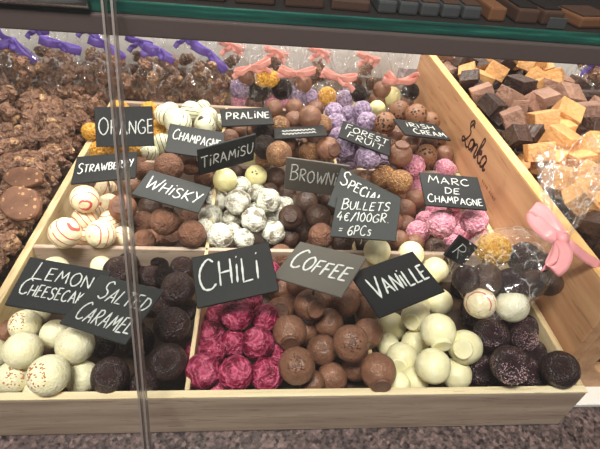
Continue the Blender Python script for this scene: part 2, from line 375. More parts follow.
# ------------------------------------------------------------------ signs (poses)
SG = {"ORANGE": [[-0.1961, 0.3161, 0.1122], [0.9973, -0.0065, 0.0733], [-0.0549, 0.598, 0.7996], 0.068, 0.0471], "STRAWBERRY": [[-0.2036, 0.2511, 0.0974], [0.9888, 0.1311, 0.0715], [-0.1377, 0.9857, 0.0966], 0.0661, 0.0468], "CHAMPAGNE": [[-0.1094, 0.2943, 0.1085], [0.9847, 0.0479, -0.1675], [-0.0057, 0.9698, 0.2438], 0.0656, 0.0468], "TIRAMISU": [[-0.071, 0.2571, 0.114], [0.9107, 0.4004, 0.1009], [0.0499, -0.3494, 0.9357], 0.0668, 0.0465], "PRALINE": [[-0.0524, 0.358, 0.1119], [0.9912, 0.1284, 0.0304], [-0.1284, 0.9917, -0.0033], 0.0657, 0.0473], "SIDE": [[0.0162, 0.3365, 0.1049], [0.993, 0.0165, 0.1166], [0.0095, 0.9757, -0.2188], 0.0664, 0.0466], "WHISKY": [[-0.1216, 0.1986, 0.1067], [0.967, -0.1814, -0.1787], [0.1764, 0.9834, -0.0434], 0.067, 0.0465], "FOREST": [[0.0981, 0.3173, 0.1111], [0.9431, -0.2664, -0.1991], [0.2668, 0.9634, -0.0256], 0.0671, 0.0468], "IRISH": [[0.1773, 0.343, 0.1129], [0.9835, 0.1133, -0.1412], [-0.1204, 0.9918, -0.0429], 0.0666, 0.0464], "BROWNIE": [[0.0272, 0.2297, 0.1062], [0.987, -0.1601, -0.0153], [-0.0077, -0.1423, 0.9898], 0.0683, 0.047], "SPECIAL": [[0.073, 0.1793, 0.115], [0.9113, -0.2228, -0.3463], [0.3537, 0.8542, 0.3811], 0.0703, 0.0472], "BULLETS": [[0.0711, 0.1619, 0.1071], [0.8854, -0.3786, 0.2697], [0.2136, 0.8467, 0.4873], 0.0661, 0.0456], "MARC": [[0.1726, 0.2022, 0.1151], [0.9985, -0.0439, -0.0319], [0.0501, 0.9712, 0.2328], 0.0673, 0.0469], "SMALL": [[0.1604, 0.123, 0.1], [0.768, 0.2277, -0.5986], [0.5171, 0.331, 0.7893], 0.0364, 0.0244], "LEMON": [[-0.197, 0.0812, 0.0899], [0.9779, -0.0528, -0.2024], [0.0851, 0.9843, 0.1546], 0.0666, 0.0471], "SALTED": [[-0.1438, 0.0438, 0.1111], [0.8449, -0.4667, 0.2613], [0.4311, 0.8834, 0.184], 0.068, 0.0474], "CHILI": [[-0.0547, 0.0849, 0.1048], [0.9752, 0.1418, 0.1699], [-0.1901, 0.9299, 0.315], 0.0682, 0.047], "COFFEE": [[0.0168, 0.0864, 0.1129], [0.7713, -0.5712, 0.2807], [0.5532, 0.8198, 0.1479], 0.0681, 0.0471], "VANILLE": [[0.0838, 0.0746, 0.1079], [0.9157, 0.401, 0.0259], [-0.4011, 0.9082, 0.1195], 0.0681, 0.0475]}
RECTS = []
def slide(key, dz):   # slide a sign along its sight line (keeps it upright and sized by its new distance)
    g = SG[key]; c = np.array(g[0]); d = nrm(c - CAM); t = dz / d[2]; L = np.linalg.norm(c - CAM); g[0] = list(c + d * t); k = (L + t) / L; g[3] *= k; g[4] *= k
slide('SPECIAL', -.010); slide('BULLETS', .004); slide('TIRAMISU', .003); slide('SMALL', .022)
for k, (c, u, v, w, h) in SG.items():
    u = nrm(u); v = np.array(v); v = nrm(v - v.dot(u) * u); RECTS.append((np.array(c), u, v, w / 2, h / 2))

# ------------------------------------------------------------------ truffles
# section: (look, where, items (px, py, pr, opts)); opts: f=(fx,fy) foot seen towards that side, c=(cx,cy) crumbs patch, k other kind
def it(x, y, r, **o): return (x, y, r, o)
SECT = {
'lemon': ('lemon', 0, [it(25, 325, 15, c=(-.1, -.4)), it(23, 350, 18), it(14, 377, 17, c=(.5, -.3)), it(49, 375, 20, c=(-.2, -.2)), it(55, 334, 14), it(75, 345, 18.5), it(82, 377, 16), it(38, 312, 12), it(101, 266, 9), it(-8, 355, 16), it(-18, 380, 16)]),
'lemonmilk': ('milk', 0, [it(4, 332, 11)]),
'salted': ('dark', 0, [it(110, 376, 18.5), it(137, 342, 17), it(172, 325, 18), it(168, 362, 18.5), it(145, 383, 15), it(103, 346, 12), it(178, 289, 17), it(185, 253, 13), it(182, 268, 12), it(161, 258, 12, f=(.2, -.9), k='gran'), it(152, 277, 12), it(165, 276, 9, f=(0, -.8), k='gran'), it(119, 271, 15), it(143, 272, 13.5), it(150, 300, 14), it(161, 306, 13), it(128, 262, 9), it(186, 310, 12)]),
'chili': ('chili', 0, [it(203, 371, 17.5), it(236, 373, 17.5), it(266, 375, 17), it(258, 343, 16.5), it(234, 343, 14), it(211, 335, 15), it(237, 315, 16), it(265, 318, 14), it(213, 353, 13), it(217, 316, 12), it(280, 352, 12), it(252, 301, 11), it(236, 305, 13), it(197, 350, 11)]),
'coffee': ('milk', 0, [it(297, 366, 18.5, c=(0, -.45)), it(290, 332, 17, f=(.05, .5)), it(310, 305, 16, f=(.35, .1)), it(322, 350, 15.5), it(351, 343, 18.5, c=(0, -.3)), it(329, 323, 14.5), it(368, 333, 15), it(378, 371, 18, f=(.05, .6)), it(332, 378, 15.5), it(345, 302, 15), it(355, 367, 14), it(280, 311, 14, f=(.1, -.2)), it(354, 292, 13), it(280, 290, 12.5), it(298, 284, 12), it(287, 305, 11), it(326, 303, 12), it(368, 308, 13), it(312, 383, 13)]),
'coffeepale': ('cocoa', 0, [it(276, 246, 12), it(281, 256, 12), it(321, 236, 13), it(317, 246, 11), it(219, 252, 12, f=(0, -.7))]),
'vanille': ('vanilla', 0, [it(433, 366, 17.5), it(456, 374, 15.5), it(414, 381, 14), it(402, 358, 16, f=(-.4, .3)), it(438, 331, 17.5, f=(0, .7)), it(465, 347, 17, f=(-.45, -.1)), it(415, 343, 13.5), it(392, 327, 14.5), it(416, 317, 14.5, f=(-.5, .2)), it(439, 302, 13.5), it(417, 307, 13), it(377, 251, 13.5), it(411, 254, 13), it(435, 270, 13), it(388, 345, 11), it(398, 384, 12), it(424, 290, 12)]),
'rightdark': ('glitter', 0, [it(491, 335, 17.5), it(522, 338, 14.5, c=(.3, 0)), it(510, 365, 19, c=(-.2, .3)), it(535, 328, 13.5), it(560, 369, 18, k='dark'), it(482, 370, 16), it(543, 354, 14), it(533, 374, 14.5), it(505, 316, 14), it(474, 318, 13), it(530, 308, 13)]),
'straw': ('straw', 1, [it(65, 233, 15.5), it(101, 234, 14.5), it(85, 220, 13), it(111, 221, 11.5), it(84, 239, 10.5), it(123, 237, 11), it(85, 199, 14), it(106, 190, 11), it(109, 205, 11.5), it(96, 215, 10)]),
'whisky': ('cocoa', 1, [it(165, 221, 14.5), it(192, 234, 14), it(151, 241, 12), it(171, 241, 12), it(190, 219, 11), it(143, 223, 12), it(144, 241, 11.5), it(123, 208, 13.5, k='milk', f=(.1, -.1)), it(129, 188, 11, k='milk'), it(119, 200, 10, k='milk', f=(0, 0)), it(169, 167, 14.5), it(190, 163, 12), it(158, 159, 10), it(204, 178, 10), it(145, 172, 10), it(142, 165, 8), it(150, 207, 12, k='brown'), it(208, 213, 10, k='brown')]),
'tirapale': ('pale', 1, [it(225, 180, 12), it(256, 176, 11, c=(0, -.1)), it(251, 160, 9)]),
'marble': ('marble', 1, [it(211, 217, 12.5), it(220, 236, 13), it(254, 220, 13), it(244, 239, 10.5), it(273, 232, 12.5), it(232, 219, 10), it(275, 215, 10), it(217, 200, 11), it(238, 202, 13), it(268, 201, 13), it(284, 206, 10), it(219, 195, 9), it(240, 188, 11.5), it(257, 193, 9), it(255, 211, 9), it(232, 232, 8), it(204, 228, 8)]),
'brownie': ('brown', 1, [it(291, 217, 12.5, f=(0, -.1)), it(318, 217, 13), it(306, 203, 12), it(289, 237, 11), it(276, 178, 11), it(286, 194, 10.5), it(296, 205, 11), it(236, 173, 8), it(244, 172, 8), it(343, 243, 12), it(362, 244, 11), it(302, 231, 11), it(270, 191, 8), it(332, 203, 11), it(325, 226, 9)]),
'nutty': ('nutty', 1, [it(384, 177, 12, c=(.3, -.2)), it(400, 182, 12.5, c=(-.3, 0)), it(396, 195, 10), it(414, 200, 11, k='milk'), it(405, 210, 11, k='milk'), it(406, 226, 11, k='milk'), it(399, 240, 10, k='milk'), it(415, 243, 9.5, k='milk'), it(366, 180, 10, k='milk')]),
'pink': ('pink', 1, [it(418, 232, 11.5), it(441, 224, 14), it(425, 221, 10), it(436, 210, 10), it(474, 221, 13.5), it(459, 237, 11), it(477, 238, 10.5), it(452, 243, 9), it(457, 220, 9), it(414, 166, 11), it(444, 169, 10), it(417, 180, 9), it(418, 191, 8), it(465, 229, 10), it(466, 172, 9)]),
'pinkdark': ('brown', 1, [it(435, 249, 11.5, f=(.1, -.1)), it(452, 256, 10), it(428, 259, 9)]),
'orange': ('orange', 2, [it(91, 132, 9), it(100, 151, 10), it(116, 145, 11), it(131, 150, 8.5), it(159, 127, 8), it(157, 136, 8.5), it(106, 147, 8)]),
'champ': ('champ', 2, [it(178, 122, 13.5), it(165, 115, 10.5), it(191, 111, 10), it(208, 117, 10), it(205, 126, 11), it(162, 144, 10.5), it(150, 153, 8.5), it(146, 153, 10), it(203, 108, 8), it(219, 122, 8)]),
'praline': ('nutty', 2, [it(242, 131, 10, k='milk'), it(230, 138, 9, k='milk'), it(264, 135, 11.5, k='gran'), it(265, 147, 12, k='gran'), it(279, 154, 13), it(264, 160, 9), it(285, 142, 11.5, k='milk'), it(280, 126, 10), it(294, 121, 10, k='milk'), it(310, 117, 11.5, k='milk'), it(321, 125, 11), it(314, 139, 11, k='milk'), it(310, 153, 11.5), it(328, 149, 12, k='milk', f=(.5, .2)), it(298, 146, 11, k='milk'), it(299, 158, 8, k='milk'), it(251, 123, 9, k='milk')]),
'forest': ('lilac', 2, [it(334, 112, 9.5), it(362, 111, 10), it(349, 115, 9.5), it(367, 122, 10), it(336, 124, 10.5), it(339, 137, 10), it(346, 148, 12), it(368, 157, 12.5), it(349, 161, 9.5), it(386, 163, 10), it(330, 135, 8), it(355, 127, 9)]),
'irish': ('irish', 2, [it(399, 111, 10.5), it(416, 115, 11), it(385, 123, 11), it(397, 135, 10, k='milk'), it(400, 155, 12.5, k='milk', f=(.05, -.75)), it(411, 144, 11, k='milk'), it(426, 155, 11), it(427, 142, 10, k='brown'), it(430, 122, 10), it(446, 155, 9.5, k='milk'), it(440, 141, 9), it(388, 146, 9), it(422, 130, 9)]),
'irishpale': ('pale', 2, [it(377, 109, 8.5)]),
}
LOOK = {  # (kind) -> adjective phrase
 'lemon': 'white truffle with rust crumbs', 'milk': 'milk chocolate truffle', 'dark': 'specked dark truffle', 'gran': 'grainy dark truffle', 'chili': 'knobbly magenta truffle',
 'cocoa': 'dusty cocoa brown truffle', 'vanilla': 'smooth pale vanilla truffle', 'glitter': 'dark truffle with pinkish sugar', 'straw': 'cream truffle with pink stripes', 'pale': 'pale yellow truffle',
 'marble': 'white and grey marbled truffle', 'brown': 'glossy dark brown truffle', 'nutty': 'milk truffle with golden crumbs', 'pink': 'knobbly light pink truffle', 'orange': 'knobbly yellow orange truffle',
 'champ': 'white truffle with dark lines', 'lilac': 'ruffled lilac truffle', 'irish': 'milk truffle with dark spots', 'white': 'plain white truffle'}
WHERE = {'lemon': 'below LEMON CHEESECAKE sign', 'lemonmilk': 'at left edge below LEMON CHEESECAKE sign', 'salted': 'around SALTED CARAMEL sign', 'chili': 'below CHILI sign', 'coffee': 'below COFFEE sign',
 'coffeepale': 'between CHILI and BROWNIE signs', 'vanille': 'around VANILLE sign', 'rightdark': 'in front right corner', 'straw': 'below STRAWBERRY sign', 'whisky': 'around WHISKY sign', 'tirapale': 'below TIRAMISU sign',
 'marble': 'in middle section', 'brownie': 'around BROWNIE sign', 'nutty': 'right of BULLETS sign', 'pink': 'around MARC DE CHAMPAGNE sign', 'pinkdark': 'beside small R sign', 'orange': 'around ORANGE sign',
 'champ': 'around CHAMPAGNE sign', 'praline': 'below PRALINE sign', 'forest': 'around FOREST FRUIT sign', 'irish': 'around IRISH CREAM sign', 'irishpale': 'behind IRISH CREAM sign'}
RZ = .057
base_z = {0: .064, 1: .074, 2: .086}
S = []
for sec, (kind, row, items) in SECT.items():
    for (x, y, r, o) in items:
        d = ray(x, y) / F
        zc = (CAM + d * (F * .0148 / r))[2]
        zt = .45 * zc + .55 * base_z[row]; zt = min(max(zt, base_z[row] - .022), base_z[row] + .018)
        c = unz(x, y, zt); dep = proj(c)[2]; R = min(max(r * dep / F, .0105), .0172)
        S.append(dict(c=c, R=R, kind=o.get('k', kind), sec=sec, px=x, py=y, o=o, d=nrm(c - CAM)))
S.sort(key=lambda s: np.linalg.norm(s['c'] - CAM))
def sphere_rect_d(c, rc):
    C, u, v, hw, hh = rc; q = c - C; a = np.clip(q @ u, -hw, hw); b = np.clip(q @ v, -hh, hh); return np.linalg.norm(q - a * u - b * v)
def dividers_push(s):
    c, R = s['c'], s['R']
    for Y in (0.165, .328):
        if c[2] - R * .3 < RZ and abs(c[1] - Y) < R * .9:
            pass
for i, s in enumerate(S):
    t = 0
    for _ in range(60):
        bad = False
        for q in S[:i]:
            if np.linalg.norm(q['c'] - s['c']) < (q['R'] + s['R']) * .93: bad = True; break
        if not bad:
            for rc in RECTS:
                if sphere_rect_d(s['c'], rc) < s['R'] * .97 + .001: bad = True; break
        if not bad: break
        n = s['c'] + s['d'] * .002
        if n[2] < .018: break
        s['c'] = n; s['R'] = min(s['R'] * 1.003, .0175)
def hitsphere(o, d, c, R):
    q = c - o; b = q @ d; h = q @ q - b * b
    return b > 0 and h < R * R * .98
# filler truffles below the top layer
for s in S: s['c'][0] = min(s['c'][0], .2425 - s['R'])
FILL = []
secbox = {  # x0,x1,y0,y1, kinds, top z
 'lemon': (-.252, -.165, .006, .160, 'lemon', .05), 'salted': (-.165, -.091, .006, .160, 'dark', .055), 'chili': (-.083, -.004, .006, .160, 'chili', .055), 'coffee': (-.004, .066, .006, .160, 'milk', .055),
 'vanille': (.074, .150, .006, .160, 'vanilla', .055), 'rightdark': (.150, .238, .006, .160, 'glitter', .055), 'straw': (-.252, -.172, .170, .323, 'straw', .065), 'whisky': (-.172, -.091, .170, .323, 'cocoa', .065),
 'marble': (-.083, -.006, .170, .323, 'marble', .065), 'brownie': (-.006, .066, .170, .323, 'brown', .065), 'nutty': (.074, .145, .170, .323, 'milk', .065), 'pink': (.145, .238, .170, .323, 'pink', .065),
 'orange': (-.252, -.180, .333, .486, 'orange', .075), 'champ': (-.180, -.101, .333, .486, 'champ', .075), 'praline': (-.093, .066, .333, .486, 'milk', .075), 'forest': (.074, .150, .333, .486, 'lilac', .075), 'irish': (.150, .238, .333, .486, 'irish', .075)}
def visible(c, R, others, cams):
    for cm in cams:
        pts = []
        f_ = nrm(cm - c); a = nrm(np.cross(f_, [0, 0, 1.])); b = np.cross(a, f_)
        for rr in (0., .5, .85):
            for k in range(1 if rr == 0 else 8):
                t = 2 * math.pi * k / 8; pts.append(c + (a * math.cos(t) + b * math.sin(t)) * rr * R + f_ * R * math.sqrt(1 - rr * rr))
        vis = 0
        for p in pts:
            d = nrm(cm - p); ok = True
            for (oc, oR) in others:
                q = oc - p; bb = q @ d
                if bb > 0 and q @ q - bb * bb < oR * oR: ok = False; break
            if ok:
                for C, u, v, hw, hh in RECTS:
                    n = np.cross(u, v); dn = d @ n
                    if abs(dn) > 1e-6:
                        tt = ((C - p) @ n) / dn
                        if tt > 0:
                            q = p + d * tt - C
                            if abs(q @ u) < hw and abs(q @ v) < hh: ok = False; break
            if ok and p[2] < RZ:       # the trays' boards
                for Y in (0., .165, .328):
                    if (p[1] - Y) * ((p + d)[1] - Y) < 0:
                        tt = (Y - p[1]) / d[1]
                        if (p + d * tt)[2] < RZ: ok = False
            vis += ok
        if vis >= 2: return True
    return False
SIDE_CAMS = [CAM, CAM + RIGHT * .05, CAM - RIGHT * .05]
for sec, (x0, x1, y0, y1, kind, top) in secbox.items():
    R0 = .0142
    for layer, z in enumerate((.027, .050, .070)):
        if z > top: continue
        nx = max(1, int((x1 - x0) / (2 * R0 * .98))); ny = int((y1 - y0) / (2 * R0 * .96))
        for i in range(nx):
            for j in range(ny):
                x = x0 + R0 + (x1 - x0 - 2 * R0) * (i + .0) / max(nx - 1, 1); y = y0 + R0 + (y1 - y0 - 2 * R0) * j / (ny - 1)
                if layer % 2: x += R0 * .5 * (1 if i < nx / 2 else -1); y += R0 * .6 * (1 if j < ny / 2 else -1)
                c = np.array([x + random.uniform(-.001, .001), y + random.uniform(-.001, .001), z + random.uniform(-.001, .002)])
                if any(np.linalg.norm(c - s['c']) < (s['R'] + R0) * .93 for s in S) or any(sphere_rect_d(c, r) < R0 for r in RECTS): continue
                if any(np.linalg.norm(c - f['c']) < 2 * R0 * .9 for f in FILL): continue
                FILL.append(dict(c=c, R=R0 * random.uniform(.93, 1.0), kind=kind, sec=sec))
allsp = [(s['c'], s['R']) for s in S]
keep = []
for f in FILL:
    oth = allsp + [(g['c'], g['R']) for g in FILL if g is not f and g['c'][2] > f['c'][2] - .005]
    if visible(f['c'], f['R'], oth, SIDE_CAMS): keep.append(f)
FILL = keep
ORD = ['first', 'second', 'third', 'fourth', 'fifth', 'sixth', 'seventh', 'eighth', 'ninth', 'tenth', 'eleventh', 'twelfth']
def assign_labels(items, look, where, fmt='{look} {where}'):
    """items: dicts with px,py,pr -> a label by row (from the front) and place in the row"""
    items = sorted(items, key=lambda s: -s['py']); rows = []
    for s in items:
        if rows and rows[-1][0]['py'] - s['py'] < 1.05 * s['pr']: rows[-1].append(s)
        else: rows.append([s])
    for ri, row in enumerate(rows):
        row.sort(key=lambda s: s['px'])
        rn = 'nearest row' if ri == 0 else ('farthest row' if ri == len(rows) - 1 and len(rows) > 2 else ORD[ri] + ' row')
        for k, s in enumerate(row):
            if len(items) == 1: pos = ''
            elif len(rows) == 1: pos = ', ' + (ORD[k] if k else 'leftmost') + (' from left' if k else '')
            elif len(row) == 1: pos = ', alone in ' + rn
            elif k == 0: pos = ', leftmost in ' + rn
            elif k == len(row) - 1: pos = ', rightmost in ' + rn
            else: pos = ', ' + ORD[k] + ' from left in ' + rn
            s['label'] = look + ' ' + where + pos
bykey = {}
for s in S:
    s['px'], s['py'], dep = proj(s['c']); s['pr'] = s['R'] * F / dep
    bykey.setdefault((s['sec'], s['kind']), []).append(s)
for (sec, kind), L in bykey.items(): assign_labels(L, LOOK[kind], WHERE[sec])
GROUPN = lambda sec, kind: LOOK[kind].replace('truffle', 'truffles') + ' ' + WHERE[sec]
def rot_to(frm, to):
    return Vector(frm).rotation_difference(Vector(to))
def truffle(s, label, group, name='truffle'):
    k = s['kind']; ms = MESH[k]; o = link(name, ms[random.randrange(len(ms))])
    o.location = Vector(s['c']); o.scale = (s['R'],) * 3; o.rotation_mode = 'QUATERNION'
    op = s.get('o', {})
    if 'f' in op or 'c' in op:
        fx, fy = op.get('f') or op.get('c'); q = max(0., 1 - fx * fx - fy * fy)
        dw = nrm(RIGHT * fx - UP * fy - FWD * math.sqrt(q))
        o.rotation_quaternion = rot_to((0, 0, -1) if 'f' in op else (0, 0, 1), dw)
        if 'f' in op and k in FOOT: link('foot', FOOT[k], o)
        if 'c' in op and k in CRUMB: link('crumbs', CRUMB[k], o)
    else:
        o.rotation_quaternion = Vector((random.gauss(0, 1), random.gauss(0, 1), random.gauss(0, 1))).rotation_difference(Vector((0, 0, 1)))
    tag(o, label, 'truffle', group); return o
for s in S: truffle(s, s['label'], GROUPN(s['sec'], s['kind']))
for f in FILL: truffle(f, LOOK[f['kind']] + ' lying deep under the top layer ' + WHERE[f['sec']], 'buried ' + GROUPN(f['sec'], f['kind']))

# ------------------------------------------------------------------ truffle tray
tr = empty('truffle_tray', (0, 0, 0)); tag(tr, 'pale wooden nine-section tray holding all the truffles', 'tray')
XL, XR, YB = -.259, .242, .492; T = .008
board('front_board', (XL - T, 0, .001), (XR, .0062, RZ - .002), M['wtray'], tr)
board('front_rim', (XL - T, 0, RZ - .002), (XR, .0062, RZ), M['wrim'], tr, .0005)
board('side_board', (XL - T, 0.0064, .001), (XL, YB + T, RZ), M['wtrayy'], tr)
board('side_board', (XR - .006, 0.0064, .001), (XR, YB + T, RZ), M['wtrayy'], tr)
board('back_board', (XL, YB, .001), (XR, YB + T, RZ), M['wtray'], tr)
board('divider', (XL, .163, .012), (XR, .168, RZ), M['wtray'], tr)
board('divider', (XL, .326, .012), (XR, .331, RZ), M['wtray'], tr)
board('divider', (-.0895, 0.0064, .012), (-.0855, YB, RZ), M['wtrayy'], tr)
board('divider', (.068, .168, .012), (.072, YB, RZ), M['wtrayy'], tr)
board('divider', (.068, 0.009, .012), (.072, .163, .036), M['wtrayy'], tr)
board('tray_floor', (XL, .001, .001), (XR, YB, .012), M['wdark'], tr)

# counter and room
ct = board('counter_top', (-1.6, -1.2, -.04), (1.9, 1.6, 0), M['granite'], None, .002); tag(ct, None, None, kind='structure')

# ------------------------------------------------------------------ fudge crate
cr = empty('fudge_crate', (.2445, .034, 0)); tag(cr, 'honey coloured wooden crate full of fudge with script lettering on its side', 'crate')
CX0, CX1, CY0, CY1, CH = .2445, .450, .034, .605, .1355
def cboard(n, a, b, m, bev=.0012):
    o = board(n, a, b, m, None, bev); o.parent = cr; o.location = o.location - cr.location; return o
cboard('side_board', (CX0, CY0, .006), (CX0 + .012, CY1, CH - .002), M['wbox'])
cboard('side_rim', (CX0, CY0, CH - .002), (CX0 + .012, CY1, CH), M['wboxrim'], .0005)
cboard('side_board', (CX1 - .012, CY0, .006), (CX1, CY1, CH), M['wboxrim'])
cboard('back_board', (CX0 + .012, CY1 - .012, .006), (CX1 - .012, CY1, CH), M['wbox'])
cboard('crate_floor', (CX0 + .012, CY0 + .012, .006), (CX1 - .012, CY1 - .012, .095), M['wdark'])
# front board with a hand hole
def holed_front():
    bm = bmesh.new(); x0, x1, z0, z1 = CX0 + .012, CX1 - .012, .006, CH
    hx0, hx1, hz0, hz1 = .274, .40, .030, .068
    out = [(x0, z0), (x1, z0), (x1, z1), (x0, z1)]
    hole = []
    r = (hz1 - hz0) / 2; zc = (hz0 + hz1) / 2
    for k in range(9): t = math.pi / 2 + math.pi * k / 8; hole.append((hx0 + r + r * math.cos(t), zc + r * math.sin(t)))
    for k in range(9): t = -math.pi / 2 + math.pi * k / 8; hole.append((hx1 - r + r * math.cos(t), zc + r * math.sin(t)))
    vs = []
    for pts in (out, hole):
        vv = [bm.verts.new((x, 0, z)) for x, z in pts]; 
        for i in range(len(vv)): bm.edges.new((vv[i], vv[(i + 1) % len(vv)]))
    bmesh.ops.triangle_fill(bm, edges=bm.edges[:], use_beauty=True)
    g = bmesh.ops.extrude_face_region(bm, geom=bm.faces[:])
    for v in [e for e in g['geom'] if isinstance(e, bmesh.types.BMVert)]: v.co.y += .012
    bmesh.ops.recalc_face_normals(bm, faces=bm.faces[:])
    me = bpy.data.meshes.new('front_board'); bm.to_mesh(me); bm.free(); return me
o = link('front_board', holed_front(), cr, M['wbox']); o.location = (-cr.location[0], CY0 - cr.location[1], 0)
ln = board('crate_liner', (CX0 + .014, CY0 - .018, .0005), (CX1, CY1, .0055), M['whitewall'], None, .001); tag(ln, 'white liner sheet lying beneath the fudge crate', 'liner')

# ------------------------------------------------------------------ stroke lettering
G = {  # glyph: width, strokes (smooth?, points)
 'A': (.62, [(0, [(0, 0), (.3, 1), (.62, 0)]), (0, [(.1, .36), (.55, .38)])]), 'B': (.55, [(0, [(.06, 0), (.08, 1)]), (1, [(.0, .95), (.35, 1.0), (.5, .8), (.35, .58), (.1, .52)]), (1, [(.1, .52), (.42, .5), (.56, .25), (.35, .02), (0, 0)])]),
 'C': (.58, [(1, [(.55, .88), (.35, 1), (.08, .75), (0, .4), (.12, .06), (.38, 0), (.58, .14)])]), 'D': (.58, [(0, [(.06, 0), (.06, 1)]), (1, [(0, .98), (.38, .9), (.58, .5), (.36, .08), (0, 0)])]),
 'E': (.46, [(0, [(.46, 1), (.03, .97), (0, 0), (.46, .03)]), (0, [(.02, .5), (.38, .54)])]), 'F': (.46, [(0, [(.48, 1), (.03, .97), (0, 0)]), (0, [(.02, .5), (.38, .54)])]),
 'G': (.6, [(1, [(.56, .88), (.34, 1), (.06, .72), (0, .35), (.15, .03), (.42, .02), (.58, .2), (.58, .42)]), (0, [(.58, .44), (.34, .42)])]), 'H': (.56, [(0, [(.02, 1), (0, 0)]), (0, [(.56, 1), (.54, 0)]), (0, [(0, .5), (.56, .53)])]),
 'I': (.1, [(0, [(.06, 1), (.04, 0)])]), 'i': (.12, [(0, [(.06, .75), (.04, 0)]), (0, [(.05, 1.02), (.09, 1.08)])]), 'K': (.52, [(0, [(.02, 1), (0, 0)]), (0, [(.5, 1), (.04, .45), (.54, 0)])]), 'L': (.46, [(0, [(.04, 1), (0, .02), (.46, .04)])]),
 'M': (.72, [(0, [(0, 0), (.12, 1), (.36, .35), (.6, 1), (.72, 0)])]), 'N': (.58, [(0, [(0, 0), (.03, 1), (.53, 0), (.58, 1)])]), 'O': (.64, [(1, [(.32, 1), (.08, .82), (0, .42), (.18, .04), (.42, .02), (.62, .35), (.58, .78), (.36, 1), (.28, .98)])]),
 'P': (.52, [(0, [(.04, 0), (.07, 1)]), (1, [(0, .95), (.35, 1.0), (.52, .76), (.36, .5), (.08, .45)])]), 'R': (.56, [(0, [(.04, 0), (.07, 1)]), (1, [(0, .95), (.35, 1.0), (.52, .77), (.36, .54), (.1, .48)]), (0, [(.12, .48), (.56, 0)])]),
 'S': (.5, [(1, [(.48, .88), (.28, 1), (.06, .85), (.12, .6), (.4, .42), (.46, .18), (.24, 0), (0, .1)])]), 'T': (.56, [(0, [(0, .98), (.58, 1)]), (0, [(.3, 1), (.27, 0)])]), 'U': (.54, [(1, [(0, 1), (.01, .4), (.16, .02), (.4, .05), (.53, .4), (.54, 1)])]),
 'V': (.56, [(0, [(0, 1), (.26, 0), (.58, 1)])]), 'W': (.8, [(0, [(0, 1), (.2, 0), (.4, .7), (.58, 0), (.82, 1)])]), 'Y': (.54, [(0, [(0, 1), (.27, .5)]), (0, [(.56, 1), (.16, 0)])]),
 '0': (.48, [(1, [(.26, 1), (.04, .75), (.02, .3), (.2, 0), (.42, .15), (.48, .62), (.3, 1), (.22, .98)])]), '1': (.2, [(0, [(0, .75), (.16, 1), (.12, 0)])]), '4': (.52, [(0, [(.3, 1), (0, .35), (.52, .38)]), (0, [(.38, .62), (.34, 0)])]),
 '6': (.48, [(1, [(.42, .98), (.12, .75), (0, .3), (.18, 0), (.42, .08), (.46, .36), (.24, .5), (.04, .34)])]), '/': (.42, [(0, [(0, -.1), (.44, 1.1)])]), '=': (.4, [(0, [(0, .36), (.4, .38)]), (0, [(0, .6), (.4, .62)])]), ' ': (.3, []), '.': (.1, [(0, [(.03, 0), (.08, .04)])]),
 '€': (.56, [(1, [(.54, .9), (.34, 1), (.12, .75), (.08, .35), (.2, .05), (.42, .02), (.54, .14)]), (0, [(0, .62), (.4, .64)]), (0, [(0, .42), (.36, .44)])]),
 'g': (.46, [(1, [(.44, .6), (.2, .66), (.02, .4), (.16, .1), (.42, .2)]), (0, [(.46, .62), (.42, -.1)]), (1, [(.42, -.1), (.28, -.32), (.05, -.25)])]), 's': (.36, [(1, [(.34, .54), (.16, .62), (.05, .46), (.3, .24), (.24, .02), (0, .06)])]),
}
def smooth_pts(pts, n=7):
    P = [np.array(p, float) for p in pts]; P = [2 * P[0] - P[1]] + P + [2 * P[-1] - P[-2]]; out = []
    for i in range(1, len(P) - 2):
        for k in range(n):
            t = k / n; out.append(.5 * ((2 * P[i]) + (P[i + 1] - P[i - 1]) * t + (2 * P[i - 1] - 5 * P[i] + 4 * P[i + 1] - P[i + 2]) * t * t + (3 * P[i] - P[i - 1] - 3 * P[i + 1] + P[i + 2]) * t ** 3))
    out.append(P[-2]); return out
def ribbon2d(pts, w, V, Fc, th=.0004, rnd=None, taper=True):
    P = [np.array(p, float) for p in pts]; n = len(P)
    # resample
    q = [P[0]]
    for a, b in zip(P[:-1], P[1:]):
        L = np.linalg.norm(b - a); k = max(1, int(L / (w * 1.2)))
        for j in range(1, k + 1): q.append(a + (b - a) * j / k)
    P = q; n = len(P); k0 = len(V)
    for i, p in enumerate(P):
        d = P[min(i + 1, n - 1)] - P[max(i - 1, 0)]; L = np.linalg.norm(d) or 1; nn = np.array([-d[1], d[0]]) / L
        ww = w * .5 * (1 + (rnd.uniform(-.28, .28) if rnd else 0)) * (.65 if taper and i in (0, n - 1) else 1)
        a, b = p + nn * ww, p - nn * ww
        V += [(a[0], a[1], 0), (b[0], b[1], 0), (a[0] * .9 + b[0] * .1, a[1] * .9 + b[1] * .1, th), (b[0] * .9 + a[0] * .1, b[1] * .9 + a[1] * .1, th)]
    for i in range(n - 1):
        a = k0 + 4 * i; b = a + 4
        Fc += [(a + 2, a + 3, b + 3, b + 2), (a, a + 2, b + 2, b), (a + 3, a + 1, b + 1, b + 3)]
    Fc += [(k0, k0 + 1, k0 + 3, k0 + 2), (k0 + 4 * (n - 1) + 1, k0 + 4 * (n - 1), k0 + 4 * (n - 1) + 2, k0 + 4 * (n - 1) + 3)]
